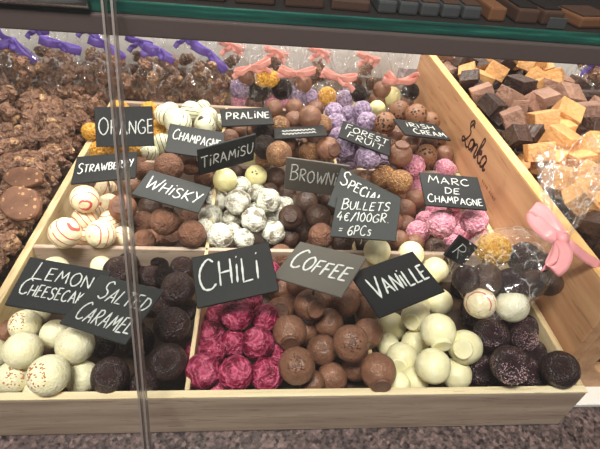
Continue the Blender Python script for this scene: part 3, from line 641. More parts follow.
def write(lines, w, h, pen, seed, name='lettering'):
    """lines: (text, u0, u1, v_base, height, slope deg, first-letter scale); u,v are shares of the sign"""
    r_ = random.Random(seed); V = []; Fc = []
    for text, u0, u1, vb, hh, slope, first in lines:
        gl = []; x = 0
        for i, ch in enumerate(text):
            g = G[ch]; sc = first if i == 0 else 1.; gl.append((x, sc, ch)); x += (g[0] * sc + .2)
        tot = x - .2; H = hh * h * .92; W = (u1 - u0) * w; kx = W / tot
        for (gx, sc, ch) in gl:
            jy = r_.uniform(-.05, .05); sl = r_.uniform(.02, .14); js = r_.uniform(.93, 1.07)
            for sm, pts in G[ch][1]:
                P = [(gx + (px * sc + sl * py * .8), (py * js + jy) * sc) for px, py in pts]
                P = [(a * kx, b * H) for a, b in P]
                if sm: P = smooth_pts(P)
                t = math.radians(slope); P = [(u0 * w - w / 2 + a * math.cos(t) - b * math.sin(t), vb * h - h / 2 + a * math.sin(t) + b * math.cos(t)) for a, b in P]
                ribbon2d(P, pen, V, Fc, rnd=r_)
    return mesh_from(name, V, Fc, False)
TXT = {
 'ORANGE': ([('ORANGE', .06, 1.0, .30, .36, 1, 1.25)], 'slate', 'dark slate sign reading ORANGE above the yellow truffles'),
 'STRAWBERRY': ([('STRAWBERRY', .07, .95, .34, .30, 3, 1.3)], 'slate', 'dark slate sign reading STRAWBERRY beside the left tray rail'),
 'CHAMPAGNE': ([('CHAMPAGNE', .08, .92, .46, .32, -4, 1.3)], 'slate', 'dark slate sign reading CHAMPAGNE partly behind TIRAMISU sign'),
 'TIRAMISU': ([('TiRAMiSU', .05, .96, .30, .40, 2, 1.15)], 'slate', 'dark slate sign reading TIRAMISU above pale yellow truffles'),
 'PRALINE': ([('PRALiNE', .10, .94, .36, .40, 0, 1.1)], 'slateblk', 'black slate sign reading PRALINE at the back of the tray'),
 'SIDE': (None, 'slateblk', 'foreshortened black slate sign with illegible writing behind BROWNIE sign'),
 'WHISKY': ([('WHiSKY', .08, .92, .30, .42, -2, 1.25)], 'slatehalfsheen', 'slate sign with painted-in grey sheen reading WHISKY over cocoa dusted truffles'),
 'FOREST': ([('FOREST', .09, .92, .54, .32, -1, 1.15), ('FRUiT', .16, .84, .14, .32, -1, 1.15)], 'slateblk', 'black slate sign reading FOREST FRUIT on the lilac truffles'),
 'IRISH': ([('iRiSH', .20, .82, .56, .28, 0, 1.1), ('CREAM', .26, .94, .14, .30, 0, 1.1)], 'slateblk', 'foreshortened black slate sign reading IRISH CREAM on milk truffles'),
 'BROWNIE': ([('BROWNiE', .08, .94, .36, .40, 0, 1.35)], 'slatesheen', 'slate sign with painted-in grey sheen reading BROWNIE standing behind SPECIAL sign'),
 'SPECIAL': ([('SPECiAL', .05, .72, .60, .27, -3, 1.45)], 'slatehalfsheen', 'slate sign with painted-in grey sheen reading SPECIAL behind the BULLETS price sign'),
 'BULLETS': ([('BULLETS', .10, .84, .68, .22, 0, 1.2), ('4€/100GR.', .06, .86, .40, .22, 0, 1.1), ('= 6PCs', .12, .62, .07, .25, 0, 1.)], 'slatehalfsheen', 'slate price sign reading BULLETS 4€/100GR = 6PCs'),
 'MARC': ([('MARC', .12, .80, .68, .22, 0, 1.1), ('DE', .36, .60, .40, .19, 0, 1.), ('CHAMPAGNE', .06, .94, .10, .21, 0, 1.15)], 'slate', 'slate sign reading MARC DE CHAMPAGNE on pink truffles'),
 'SMALL': ([('R', .16, .56, .30, .56, -12, 1.)], 'slate', 'small tilted slate sign reading R beside the cellophane bag'),
 'LEMON': ([('LEMON', .14, .82, .58, .28, -1, 1.35), ('CHEESECAKE', .07, .86, .24, .25, -1, 1.45)], 'slate', 'dark slate sign reading LEMON CHEESECAKE in the front left section'),
 'SALTED': ([('SALTED', .22, .96, .56, .28, 0, 1.3), ('CARAMEL', .14, .96, .14, .28, 0, 1.3)], 'slatehalfsheen', 'slate sign with painted-in grey sheen reading SALTED CARAMEL over dark truffles'),
 'CHILI': ([('CHiLi', .07, .80, .30, .50, 1, 1.3)], 'slateblk', 'black slate sign reading CHILI above magenta truffles'),
 'COFFEE': ([('COFFEE', .10, .92, .34, .36, 0, 1.35)], 'slatesheen', 'slate sign with painted-in grey sheen reading COFFEE above milk truffles'),
 'VANILLE': ([('VANiLLE', .12, .94, .34, .36, 0, 1.35)], 'slateblk', 'black slate sign reading VANILLE above pale vanilla truffles'),
}
TH = .0022
for i, (k, (c, u, v, w, h)) in enumerate(SG.items()):
    u = nrm(u); v = np.array(v); v = nrm(v - v.dot(u) * u); n = np.cross(u, v)
    lines, mat, lab = TXT[k]
    me = boxmesh('slate_sign', (w, h, TH), .0005, 1); o = link('slate_sign', me, None, M[mat])
    mx = Matrix(((u[0], v[0], n[0]), (u[1], v[1], n[1]), (u[2], v[2], n[2]))).to_4x4(); mx.translation = Vector(np.array(c) - n * TH / 2); o.matrix_world = mx
    tag(o, lab, 'sign', 'slate flavour signs')
    if lines: tm = write(lines, w, h, w * (.026 if k in ('CHILI', 'VANILLE', 'COFFEE', 'PRALINE') else .02 if k not in ('BULLETS', 'MARC', 'LEMON', 'SALTED', 'FOREST') else .0165), i)
    else:
        V = []; Fc = []; r_ = random.Random(3)
        for vb in (.62, .34):
            P = [(-w * .34 + t * w * .022, (vb - .5) * h + h * .09 * math.sin(t * 1.9) * r_.uniform(.6, 1.2)) for t in range(30)]
            ribbon2d(P, w * .02, V, Fc, rnd=r_)
        tm = mesh_from('lettering', V, Fc, False)
    t = link('lettering', tm, o, M['chalk']); t.location = (0, 0, TH / 2 + .00005)
    # pick that holds it in the truffles
    wd = Vector(n) * -.0015; vv, ff = tubemesh([(0, -h * .1, -TH / 2), tuple(mx.inverted().to_3x3() @ Vector((0, 0, -.028)) + Vector((0, -h * .1, -TH / 2)))], .0012)
    if k not in ('TIRAMISU', 'BROWNIE'): link('pick', mesh_from('pick', vv, ff), o, M['steel'])

# burned script on the crate side, facing -X, reading towards the front
SCR = {'L': (.7, [(1, [(.62, .95), (.42, 1.05), (.3, .8), (.5, .62), (.38, .3), (.08, -.02), (-.06, .1), (.1, .2), (.35, .05), (.62, -.04), (.8, .12)]), (1, [(.3, .8), (.16, .98), (.34, 1.18), (.55, 1.1)])]),
 'o': (.42, [(1, [(.22, .55), (.04, .4), (.06, .1), (.24, .02), (.4, .25), (.34, .5), (.2, .54), (.4, .48), (.5, .4)])]),
 'n': (.5, [(0, [(.04, .52), (.02, 0)]), (1, [(.03, .3), (.2, .54), (.34, .45), (.34, .1), (.42, .0), (.54, .12)])]),
 'k': (.5, [(1, [(.0, .3), (.2, .9), (.12, 1.08), (.04, .9), (.03, 0)]), (1, [(.04, .25), (.24, .54), (.34, .44), (.1, .3)]), (1, [(.12, .28), (.3, .05), (.46, .02), (.56, .14)])]),
 'a': (.5, [(1, [(.38, .5), (.16, .55), (.02, .3), (.12, .02), (.3, .1), (.4, .48)]), (1, [(.4, .5), (.38, .1), (.46, 0), (.58, .14)])])}
def script_text(word, size, pen, seed):
    r_ = random.Random(seed); V = []; Fc = []; x = 0
    for ch in word:
        g = SCR.get(ch) or G[ch]
        for sm, pts in g[1]:
            P = [((x + a + b * .12) * size, b * size) for a, b in pts]
            ribbon2d(smooth_pts(P) if sm else P, pen * (1.5 if not sm else 1), V, Fc, .0002, r_)
        x += g[0] * (1. if ch in SCR else 1.3)
    return mesh_from('lettering', V, Fc, False), x * size
def on_side(word, px, py, z, size, pen, mat, lab=None):
    P = unx(px, py, CX0); me, L = script_text(word, size, pen, 5); o = link('lettering', me, cr, M[mat])
    mx = Matrix(((0, 0, -1), (-1, 0, 0), (0, 1, 0))).to_4x4(); o.matrix_parent_inverse = Matrix.Identity(4)
    mx.translation = Vector((CX0 - .0001, P[1], z)) - Vector(cr.location); o.matrix_local = mx
    if lab: o['label'] = lab
P1, P2 = unx(456, 130, CX0), unx(484, 172, CX0)
on_side('Lonka', 463, 137, unx(462, 140, CX0)[2] + .001, (P1[1] - P2[1]) / 3.6, .0034, 'burn', 'dark burned script lettering')
def faint_line():
    V = []; Fc = []; r_ = random.Random(9); x = 0
    for k in range(8):
        x += .004 if k == 4 else 0
        P = [(x + t * .0006, .003 + .0026 * math.sin(t * 1.5 + k) * r_.uniform(.6, 1.)) for t in range(6)]; ribbon2d(smooth_pts(P, 3), .0007, V, Fc, .0002); x += .0048
    o = link('lettering', mesh_from('lettering', V, Fc, False), cr, M['burnfaint']); P = unx(482, 181, CX0)
    mx = Matrix(((0, 0, -1), (-1, 0, 0), (0, 1, 0))).to_4x4(); mx.translation = Vector((CX0 - .0001, P[1], P[2] - .002)) - Vector(cr.location); o.matrix_local = mx; o['label'] = 'faint small burned lettering'
faint_line()

# ------------------------------------------------------------------ fudge pieces
FUD = [  # px, py, size px, colour
 (465, 63, 17, 'cdark'), (477, 69, 19, 'two'), (496, 72, 18, 'car'), (484, 61, 13, 'car'), (504, 62, 16, 'cdark'), (514, 61, 15, 'car'), (532, 64, 20, 'car'), (544, 69, 16, 'car'),
 (466, 80, 17, 'cdark'), (481, 80, 18, 'car'), (497, 83, 20, 'cdark'), (519, 87, 23, 'cdark'), (533, 87, 16, 'car'), (537, 78, 18, 'car'), (552, 80, 20, 'car'), (550, 90, 20, 'cmilk'), (562, 84, 19, 'cmilk'), (567, 97, 24, 'cmilk'),
 (577, 86, 18, 'cdark'), (480, 93, 19, 'cmilk'), (510, 98, 20, 'cmilk'), (545, 100, 19, 'cmilk'), (489, 105, 20, 'cdark'), (515, 107, 20, 'cmilk'), (530, 107, 20, 'cmilk'), (590, 98, 20, 'cdark'), (457, 58, 16, 'cmilk'), (455, 72, 15, 'car'),
 (543, 120, 24, 'car'), (566, 115, 23, 'car'), (558, 130, 22, 'car'), (512, 118, 19, 'cmilk'), (495, 117, 18, 'cdark'), (522, 127, 20, 'cmilk'), (588, 112, 20, 'cmilk'), (590, 127, 24, 'cdark'), (600, 110, 20, 'cmilk'),
 (510, 136, 20, 'cdark'), (530, 138, 22, 'cdark'), (560, 141, 26, 'car'), (592, 146, 26, 'car'), (528, 152, 24, 'car'), (538, 162, 26, 'car'), (545, 177, 24, 'car'), (551, 188, 24, 'car'), (575, 160, 25, 'car'), (577, 180, 25, 'car'), (594, 178, 26, 'car'),
 (566, 200, 26, 'car'), (588, 205, 28, 'car'), (590, 228, 28, 'cdark'), (605, 222, 28, 'car'), (572, 222, 24, 'cdark'), (592, 252, 28, 'cdark'), (607, 195, 28, 'car'), (612, 245, 28, 'car'), (606, 150, 24, 'car'), (450, 82, 14, 'cdark'), (500, 96, 18, 'cdark'), (575, 130, 22, 'cdark'), (472, 92, 16, 'cdark'), (556, 110, 18, 'cdark')]
def cube_mesh(i, kind):
    random.seed(100 + i); me = boxmesh('fudge', (1, 1, .86), .035, 3, jitter=.05)
    if kind == 'two':
        me.materials.append(M['car']); me.materials.append(M['cdark'])
        for p in me.polygons: p.material_index = 1 if p.center.z > .05 else 0
        for p in me.polygons:
            if abs(p.normal.z) < .5: p.material_index = 0
    else: me.materials.append(M[kind])
    return me
CM = {k: [cube_mesh(i + 10 * j, k) for i in range(4)] for j, k in enumerate(('car', 'cmilk', 'cdark', 'two'))}
random.seed(21)
FN = {'car': 'golden caramel fudge cube', 'cmilk': 'milk chocolate fudge piece', 'cdark': 'dark chocolate fudge piece', 'two': 'dark topped caramel fudge cube'}
fl = []
placed = []
for (x, y, sz, k) in FUD:
    z = .141 + (0.006 if k == 'car' else 0)
    c = unz(x, y, z); dep = proj(c)[2]; a = min(.038, max(.024, sz * 1.17 * dep / F * .88))
    if c[0] < CX0 + .012 + a * .62: c[0] = CX0 + .012 + a * .62
    if c[1] > CY1 - .03: c = c + (CAM - c) * ((c[1] - (CY1 - .03)) / (c[1] - CAM[1]))
    d = nrm(c - CAM)
    for _ in range(14):
        if any(np.linalg.norm(c - q) < (a + b) * .56 for q, b in placed): c = c + d * .002
        else: break
    placed.append((c, a)); px, py, dep = proj(c)
    fl.append(dict(c=c, a=a, k=k, px=px, py=py, pr=a / 2 * F / dep * 1.1))
for k in ('car', 'cmilk', 'cdark', 'two'): assign_labels([f for f in fl if f['k'] == k], FN[k], 'in the crate')
def fudge(f, lab, grp):
    o = link('fudge_piece', random.choice(CM[f['k']])); o.location = Vector(f['c']); s = f['a']; o.scale = (s, s * random.uniform(.85, 1.05), s * random.uniform(.8, 1.))
    o.rotation_euler = (random.uniform(-.6, .6), random.uniform(-.6, .6), random.uniform(0, 6.28)); tag(o, lab, 'fudge', grp)
for f in fl: fudge(f, f['label'], FN[f['k']] + 's heaped in the crate')
nfill = 0
for i in range(6):
    for j in range(17):
        c = np.array([CX0 + .030 + i * .029, CY0 + .03 + j * .0315, .111 + random.uniform(-.002, .006)])
        px, py, _ = proj(c)
        if px > 730: continue
        if any(np.linalg.norm(c - q) < (b + .028) * .5 for q, b in placed): continue
        k = 'car' if c[1] < .30 and random.random() < .6 else random.choice(['cdark', 'cmilk', 'cdark'])
        fudge(dict(c=c, a=.028, k=k), FN[k] + ' lying deep under the heap in the crate', 'buried ' + FN[k] + 's')

# ------------------------------------------------------------------ almond clusters on the left
CL = [(8, 97, 12), (28, 102, 13), (50, 108, 14), (68, 112, 13), (88, 106, 12), (10, 115, 13), (34, 120, 14), (60, 124, 16), (84, 120, 12), (6, 132, 13), (27, 138, 15), (52, 138, 15), (74, 142, 15), (8, 152, 14), (30, 160, 15), (48, 160, 14), (66, 160, 13), (80, 150, 10),
 (10, 172, 14), (37, 172, 14), (55, 174, 13), (68, 178, 10), (6, 190, 13), (38, 192, 14), (55, 190, 13), (66, 190, 8), (48, 208, 13), (4, 210, 12), (32, 216, 13), (10, 224, 14), (30, 232, 14), (42, 224, 12), (6, 242, 13), (22, 248, 13), (34, 246, 11), (8, 260, 12), (18, 266, 11), (2, 276, 12), (10, 284, 10), (-8, 228, 13), (-8, 262, 13), (-6, 300, 13), (-10, 180, 13), (-8, 120, 13), (-4, 316, 11)]
tl = empty('cluster_tray', (-.5, .2, 0)); tag(tl, 'dark wooden tray under the almond clusters on the left', 'tray')
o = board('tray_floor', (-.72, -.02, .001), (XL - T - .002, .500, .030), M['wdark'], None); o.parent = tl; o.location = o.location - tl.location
cl = []; placed = []
for (x, y, r) in CL:
    z = .066 if y > 150 else .072
    c = unz(x, y, z); R = min(.024, max(.016, r * proj(c)[2] / F * 1.12))
    lim = XL - T - R * .8
    if c[0] > lim: c[0] = lim
    d = nrm(c - CAM)
    for _ in range(12):
        if any(np.linalg.norm(c - q) < (R + b) * .68 for q, b in placed): c = c + d * .0015
        else: break
    c[2] = max(c[2], .044)
    placed.append((c, R)); px, py, dep = proj(c); cl.append(dict(c=c, R=R, px=px, py=py, pr=R * F / dep))
assign_labels(cl, 'almond chocolate cluster', 'left of the tray')
def cluster(c, R, lab, grp):
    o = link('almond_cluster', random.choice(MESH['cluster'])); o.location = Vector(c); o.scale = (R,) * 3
    o.rotation_euler = (random.uniform(-.7, .7), random.uniform(-.7, .7), random.uniform(0, 6.28)); tag(o, lab, 'chocolate', grp); return o
for s in cl: cluster(s['c'], s['R'], s['label'], 'almond clusters heaped left of the tray')
for i in range(8):
    for j in range(17):
        c = np.array([XL - .03 - i * .034, .012 + j * .0325, .044])
        px, py, _ = proj(c)
        if px < -30: continue
        if any(np.linalg.norm(c - q) < (b + .018) * .55 for q, b in placed): continue
        cluster(c, .019, 'almond chocolate cluster lying deep under the left heap', 'buried almond clusters')
# bark slabs with a smooth cut face
def slab_obj(x, y, rx, ry, seed, lab, z):
    r_ = random.Random(seed); n = 40; V = []; Fc = []
    prof = [(0., .004), (.45, .0042), (.88, .004), (.97, .0028), (1., 0.), (.96, -.003), (.8, -.0045), (0., -.005)]
    rad = [1 + .12 * math.sin(2 * t * 6.283 / n + seed) + .03 * math.sin(5 * t * 6.283 / n + seed * 2) + r_.uniform(-.02, .02) for t in range(n)]
    for s, zz in prof:
        for t in range(n): a = 6.283 * t / n; V.append((max(s, .001) * rx * rad[t] * math.cos(a), max(s, .001) * ry * rad[t] * math.sin(a), zz ))
    for i in range(len(prof) - 1):
        for t in range(n): Fc.append((i * n + t, (i + 1) * n + t, (i + 1) * n + (t + 1) % n, i * n + (t + 1) % n))
    o = link('chocolate_slab', mesh_from('chocolate_slab', V, Fc, False), None, M['slab']); o.location = Vector(unz(x, y, z))
    o.rotation_mode = 'QUATERNION'; o.rotation_quaternion = Vector((0, 0, 1)).rotation_difference(Vector(nrm(-FWD + np.array([.1, 0, .3])))); tag(o, lab, 'chocolate')
slab_obj(21, 204, .018, .020, 2, 'round flat chocolate slab with almond bits among the clusters', .09)
slab_obj(24, 178, .023, .011, 5, 'wide jagged chocolate slab behind the round flat slab', .086)

# ------------------------------------------------------------------ cellophane bags
def bag_mesh(P0, P1, P2, side, w, t, seed, frw=.6, open_=.5):
    P0, P1, P2 = map(lambda p: np.array(p, float), (P0, P1, P2)); off = Vector((seed * 3.3, seed, seed * 2.))
    n = 72; V = []; Fc = []; body = [(0, .30), (.02, .62), (.06, .82), (.14, .95), (.28, 1.0), (.42, 1.0), (.55, .97), (.66, .9), (.76, .74), (.85, .52), (.92, .32), (.97, .18), (1., .12)]
    rings = [(P0 + (P1 - P0) * v, k, k ** .8 if k < .5 else k, nrm(P1 - P0), 0.) for v, k in body]
    J = 9
    for j in range(1, J + 1):
        s = j / J; rings.append((P1 + (P2 - P1) * s, .12 + (frw - .12) * s ** .8, .12 + (open_ * frw / .6 - .12) * s ** .9, nrm(P2 - P1), s))
    for j, (c, kw, kt, ax, fr) in enumerate(rings):
        s_ = np.array(side, float); s_ = nrm(s_ - s_.dot(ax) * ax); nn = np.cross(ax, s_)
        for i in range(n):
            a = 2 * math.pi * i / n; ca, sa = math.cos(a), math.sin(a); e = .8
            x = math.copysign(abs(ca) ** e, ca) * w * kw; y = math.copysign(abs(sa) ** e, sa) * t * kt
            p = c + s_ * x + nn * y
            q = Vector(p) * 38 + off; cr_ = noise.noise(q) * .10 + (1 - abs(noise.noise(q * 1.9)) * 4) * .035
            pl = (math.cos(11 * a + seed) * .5 + math.cos(17 * a + 2 * seed) * .5)
            pa = max(0., min(1., (j - 6) / 5)) * .12 if fr == 0 else .16 + .2 * fr
            k = 1 + cr_ * (1 if fr == 0 else .5) + pl * pa
            v = c + s_ * x * k + nn * y * k
            if fr > .95: v = v + ax * .010 * noise.noise(Vector((ca * 2, sa * 2, seed))) * 2
            V.append(v)
    R_ = len(rings)
    for j in range(R_ - 1):
        for i in range(n): Fc.append((j * n + i, j * n + (i + 1) % n, (j + 1) * n + (i + 1) % n, (j + 1) * n + i))
    Fc.append(tuple(range(n - 1, -1, -1)))
    fm = len(body) * n
    me = mesh_from('film', [tuple(v) for v in V], Fc); me.materials.append(M['film']); me.materials.append(M['frill'])
    for p in me.polygons:
        if min(p.vertices) >= (len(body) - 1) * n: p.material_index = 1
    return me
def strip(pts, wv, width, name='ribbon'):
    """ribbon along pts with a width vector per point"""
    P = smooth_pts(pts, 8); W = smooth_pts(wv, 8); V = []; Fc = []
    for p, w in zip(P, W):
        w = nrm(w) * width / 2; V += [tuple(p + w), tuple(p + w * .33), tuple(p - w * .33), tuple(p - w)]
    for i in range(len(P) - 1):
        for k in range(3): Fc.append((4 * i + k, 4 * i + k + 1, 4 * i + 5 + k, 4 * i + 4 + k))
    me = mesh_from(name, V, Fc); return me
def thicken(o, t=.0003):
    m_ = o.modifiers.new('thickness', 'SOLIDIFY'); m_.thickness = t
def bow(parent, K, out, side, up, L, width, mat, seed, droop=(.35, -.2), tails=((-.8, -.7), (.8, -.8))):
    r_ = random.Random(seed); K, out, side, up = map(lambda q: np.array(q, float), (K, out, side, up)); K = K + out * .004
    for sg, dr in ((-1, droop[0]), (1, droop[1])):
        l = L * r_.uniform(.85, 1.1); a = side * sg + up * dr
        wv = nrm(up - a * (up @ nrm(a)) * .7)
        pts = [K, K + a * l * .45 + out * l * .30, K + a * l * .85 + out * l * .22, K + a * l + out * 0 - up * l * .05, K + a * l * .8 - out * l * .12, K + a * l * .4 - out * l * .05, K]
        ws = [wv * .5 + out * .3, wv, wv + out * .1, wv + side * .2, wv, wv, wv * .5]
        o = link('ribbon_loop', strip(pts, ws, width), parent, mat); thicken(o)
    for (tx, ty) in tails:
        l = L * r_.uniform(.9, 1.15); a = nrm(side * tx + up * ty)
        w0 = nrm(np.cross(a, out))
        pts = [K, K + a * l * .35 + out * .006, K + a * l * .7 + out * .003 + up * .002, K + a * l + out * .006]
        o = link('ribbon_tail', strip(pts, [w0, w0 + out * .4, w0 - out * .3, w0 + out * .2], width * .95), parent, mat); thicken(o)
    vv, ff = tubemesh([K - side * .004 - out * .002, K + side * .004 - out * .002], width * .42, 12)
    link('knot', mesh_from('knot', vv, ff), parent, mat)
def group_parent(root, ob):
    for o in ob: o.parent = root
BAGC = np.array([0, .5, .0])
def make_bag(base, neck, top, w, t, seed, mat, lab, grp, bl=.026, bw=.011, droop=(.3, -.2), tails=((-.8, -.7), (.8, -.8)), side=(1, 0, 0), out=None, frw=.6, name='gift_bag'):
    root = empty(name, tuple(base)); tag(root, lab, 'gift bag', grp)
    o = link('film', bag_mesh(np.array(base) - base, np.array(neck) - base, np.array(top) - base, side, w, t, seed, frw), root)
    ax = nrm(np.array(neck) - base); s_ = np.array(side, float); s_ = nrm(s_ - s_.dot(ax) * ax)
    if out is None: out = -np.cross(ax, s_) * -1; out = np.cross(s_, ax)
    out = np.array(out, float)
    if out @ (CAM - np.array(neck)) < 0: out = -out
    bow(root, np.array(neck) - base + out * .003, out, s_, ax, bl, bw, mat, seed, droop, tails)
    return root
YB1 = .545
riser = board('riser', (-.72, .503, .0005), (.242, .70, .036), M['wdark'], None); tag(riser, 'dark wooden riser carrying the row of gift bags', 'riser')
PB = [  # neck px, neck py, base px, base py, half width, droop, tails
 (14, 34, 26, 106, .040, (-.5, -.9), ((-.8, .5), (.5, -1.))), (62, 38, 68, 108, .036, (.1, -.1), ((-1, .15), (1, -.25))), (107, 38, 112, 110, .038, (.2, -.6), ((-.7, .6), (.9, -1.))),
 (160, 44, 158, 106, .037, (.1, -.5), ((-1., -.4), (.8, -.9))), (210, 47, 204, 107, .037, (.3, -.7), ((-1., .4), (1., -.8)))]
nm_ = ['almond cluster bag with purple ribbon at far left edge', 'almond cluster bag with purple ribbon, second from left', 'almond cluster bag with purple ribbon, middle of five', 'almond cluster bag with purple ribbon, fourth from left', 'almond cluster bag with purple ribbon beside the pink-ribboned bags']
for i, (nx, ny, bx, by, w, dr, tl_) in enumerate(PB):
    base = uny(bx, by, YB1); base[2] = .037
    neck = uny(nx, ny + 6, YB1 + .012); top = neck + np.array([.004 * (-1) ** i, .022, .045])
    make_bag(base, neck, top, w * .92, .028, i + 1, M['purple'], nm_[i], 'purple ribboned bags behind the tray', .028, .0125, dr, tl_)
    H = neck - base; kk = 0
    for lv in (.15, .44, .72):
        cols = (-.54, .02, .54) if lv < .7 else (-.3, .3)
        for cx in cols:
            c = base + H * lv + np.array([cx * w * (1.0 if lv < .7 else .8), -.006 + random.uniform(-.004, .004), random.uniform(-.003, .003)])
            R = .0208 * random.uniform(.92, 1.08)
            hz = 'bottom' if lv < .2 else 'middle height' if lv < .5 else 'top'
            vt = ('left' if cx < 0 else 'right' if cx > 0 else 'middle')
            cluster(c, R, 'almond cluster at %s %s of the purple-ribboned bag, %s from left' % (hz, vt, ORD[i]), 'almond clusters inside purple ribboned bags')
PK = [  # pink/peach bags : neck, base, w, droop, tails, contents (px,py,r,kind)
 (252, 66, 252, 106, .036, (-.3, .5), ((-1, -.5), (1., -.1)), [(240, 88, 10, 'lilac'), (258, 92, 10, 'gran'), (263, 78, 9, 'orange'), (239, 102, 8, 'pink'), (255, 104, 9, 'milk'), (247, 77, 9, 'milk')]),
 (296, 72, 290, 107, .036, (.2, .4), ((-1, -.2), (1., .3)), [(282, 89, 11, 'gran'), (298, 95, 10, 'lilac'), (273, 103, 8, 'pink'), (287, 104, 8, 'pink'), (303, 84, 9, 'milk'), (272, 79, 8, 'orange')]),
 (338, 76, 335, 108, .037, (.5, .1), ((-.9, .2), (.8, -.6)), [(327, 97, 9.5, 'orange'), (345, 100, 9.5, 'lilac'), (316, 104, 8, 'pink'), (358, 94, 9, 'gran'), (310, 97, 8, 'lilac'), (354, 105, 8, 'pale')]),
 (398, 80, 398, 112, .037, (.4, .1), ((-.5, .5), (.9, .3)), [(391, 97, 10, 'pale'), (378, 101, 9.5, 'milk'), (404, 102, 9.5, 'milk'), (410, 92, 9, 'gran'), (382, 90, 9, 'milk')])]
for i, (nx, ny, bx, by, w, dr, tl_, con) in enumerate(PK):
    base = uny(bx, by, YB1); base[2] = .037
    neck = uny(nx, ny, YB1 - .004); top = neck + np.array([.004 * (-1) ** i, .020, .055])
    make_bag(base, neck, top, w, .024, i + 11, M['peach'], 'small bag of mixed truffles with peach ribbon, %s from the left' % (ORD[i] if i else 'first'), 'peach ribboned bags behind the tray', .030, .010, dr, tl_, frw=.8)
    for (x, y, r, k) in con:
        c = uny(x, y, YB1 - .008); R = min(.0175, r * proj(c)[2] / F)
        truffle(dict(c=c, R=R, kind=k), '%s inside the peach-ribboned bag, %s from left' % (LOOK[k], ORD[i]), 'truffles inside peach ribboned bags', 'truffle')
# second row of bags behind (only their tops show)
for i, (nx, ny) in enumerate([(38, 27), (88, 26), (140, 40), (186, 36), (232, 44), (275, 50), (320, 50), (368, 56)]):
    Y = .625; neck = uny(nx, ny, Y); base = np.array([neck[0], Y, .037]); neck[2] = max(neck[2], .095); top = neck + np.array([0, .01, .045])
    make_bag(base, neck, top, .034, .024, i + 31, M['purple'] if i < 4 else M['peach'], 'rear bag with %s ribbon showing only its crumpled top, %s from left' % ('purple' if i < 4 else 'peach', ORD[i if i < 4 else i - 4]), 'rear row of bags', .022, .009, frw=.9)
    for q, (dx, dz) in enumerate([(-.014, .02), (.014, .02), (0, .045)]):
        cluster(base + np.array([dx, -.004, dz]), .015, 'almond cluster inside a rear bag, mostly hidden', 'almond clusters inside rear bags')
wb = board('wall_back', (-1.2, .86, 0), (1.3, .88, .75), M['whitewall'], None, 0); wb['kind'] = 'structure'
ll = board('paper_liner', (-.72, .703, .036), (.242, .706, .20), M['whitewall'], None, .0005); tag(ll, 'white paper liner standing behind the gift bags', 'liner')

# bags beyond the fudge crate, right
r3 = board('riser', (.453, .25, .0005), (1.0, .64, .085), M['wdark'], None); tag(r3, 'dark wooden riser beyond the fudge crate', 'riser')
for i, (bx, by) in enumerate([(575, 92), (608, 98), (590, 72), (625, 78)]):
    Y = .50 if i < 2 else .585; base = uny(bx, by, Y); base[0] = max(base[0], .495); base[2] = .086; neck = base + np.array([0, .008, .07]); top = neck + np.array([0, .015, .05])
    make_bag(base, neck, top, .036, .026, i + 51, M['purple'], 'almond cluster bag beyond the fudge crate, %s' % ['front left one', 'front right one', 'rear left one', 'rear right one'][i], 'bags beyond the fudge crate', .03, .012)
    for q, (dx, dz) in enumerate([(-.017, .015), (.017, .017), (0, .022), (-.015, .042), (.016, .044), (0, .062)]):
        cluster(base + np.array([dx, -.006, dz]), .016, 'almond cluster in the %s bag beyond the fudge crate' % ['front left', 'front right', 'rear left', 'rear right'][i], 'almond clusters in bags beyond the fudge crate')

# the large bag lying on the front right
zb = .112
B0, B1, B2 = unz(459, 290, .098), unz(560, 240, .155), unz(578, 150, .205)
s_ = nrm(unz(470, 320, .098) - unz(450, 250, .11))
dirn = nrm(B1 - B0)
bagroot = make_bag(B0, B1, B2, .033, .021, 77, M['rose'], 'cellophane bag with a pink bow lying across the front right truffles', None, .030, .014, side=s_, out=-FWD,
    droop=(0, 0), tails=(), frw=.95) if False else None
root = empty('gift_bag', tuple(B0)); tag(root, 'clear bag with pink bow lying across the front right truffles', 'gift bag')
link('film', bag_mesh(B0 - B0, B1 - B0, B2 - B0, s_, .038, .021, 77, .85, .5), root)
def cw(x, y, z, s=0.):  # point near the bag at pixel with height
    return unz(x, y, z) - B0
K = cw(561, 239, .157)
def rib(name, pts, ws, width):
    o = link(name, strip([cw(*p) for p in pts], ws, width), root, M['rose']); thicken(o); return o
R_, U_, O_ = RIGHT, UP, -FWD
rib('ribbon_loop', [(561, 238, .158), (550, 222, .163), (538, 209, .165), (531, 209, .163), (535, 220, .160), (548, 233, .159), (561, 239, .157)], [R_ * .4 + U_ * .3, R_ * .8 + U_ * .8 + O_ * .2, R_ + U_ * .7, R_ * .8 + U_, R_ * .8 + U_ * .6, R_ * .6 + U_ * .6, R_ * .4 + U_ * .4], .013)
rib('ribbon_loop', [(561, 240, .158), (566, 252, .162), (563, 265, .162), (554, 272, .158), (551, 265, .154), (556, 252, .155), (561, 240, .157)], [R_, R_ + O_ * .2, R_ - U_ * .4, R_ * .5 - U_ * .6, R_ * .8 - U_ * .3, R_, R_], .010)
rib('ribbon_tail', [(561, 239, .158), (572, 246, .156), (585, 257, .146), (600, 266, .136)], [U_, U_ + R_ * .4, U_ + R_ * .5, U_ + R_ * .5], .008)
rib('ribbon_tail', [(561, 241, .158), (558, 252, .160), (552, 262, .158), (546, 270, .152)], [R_, R_ + U_ * .2, R_ + U_ * .3, R_ + U_ * .3], .010)
vv, ff = tubemesh([K - R_ * .004, K + R_ * .004], .0055, 12); link('knot', mesh_from('knot', vv, ff), root, M['rose'])
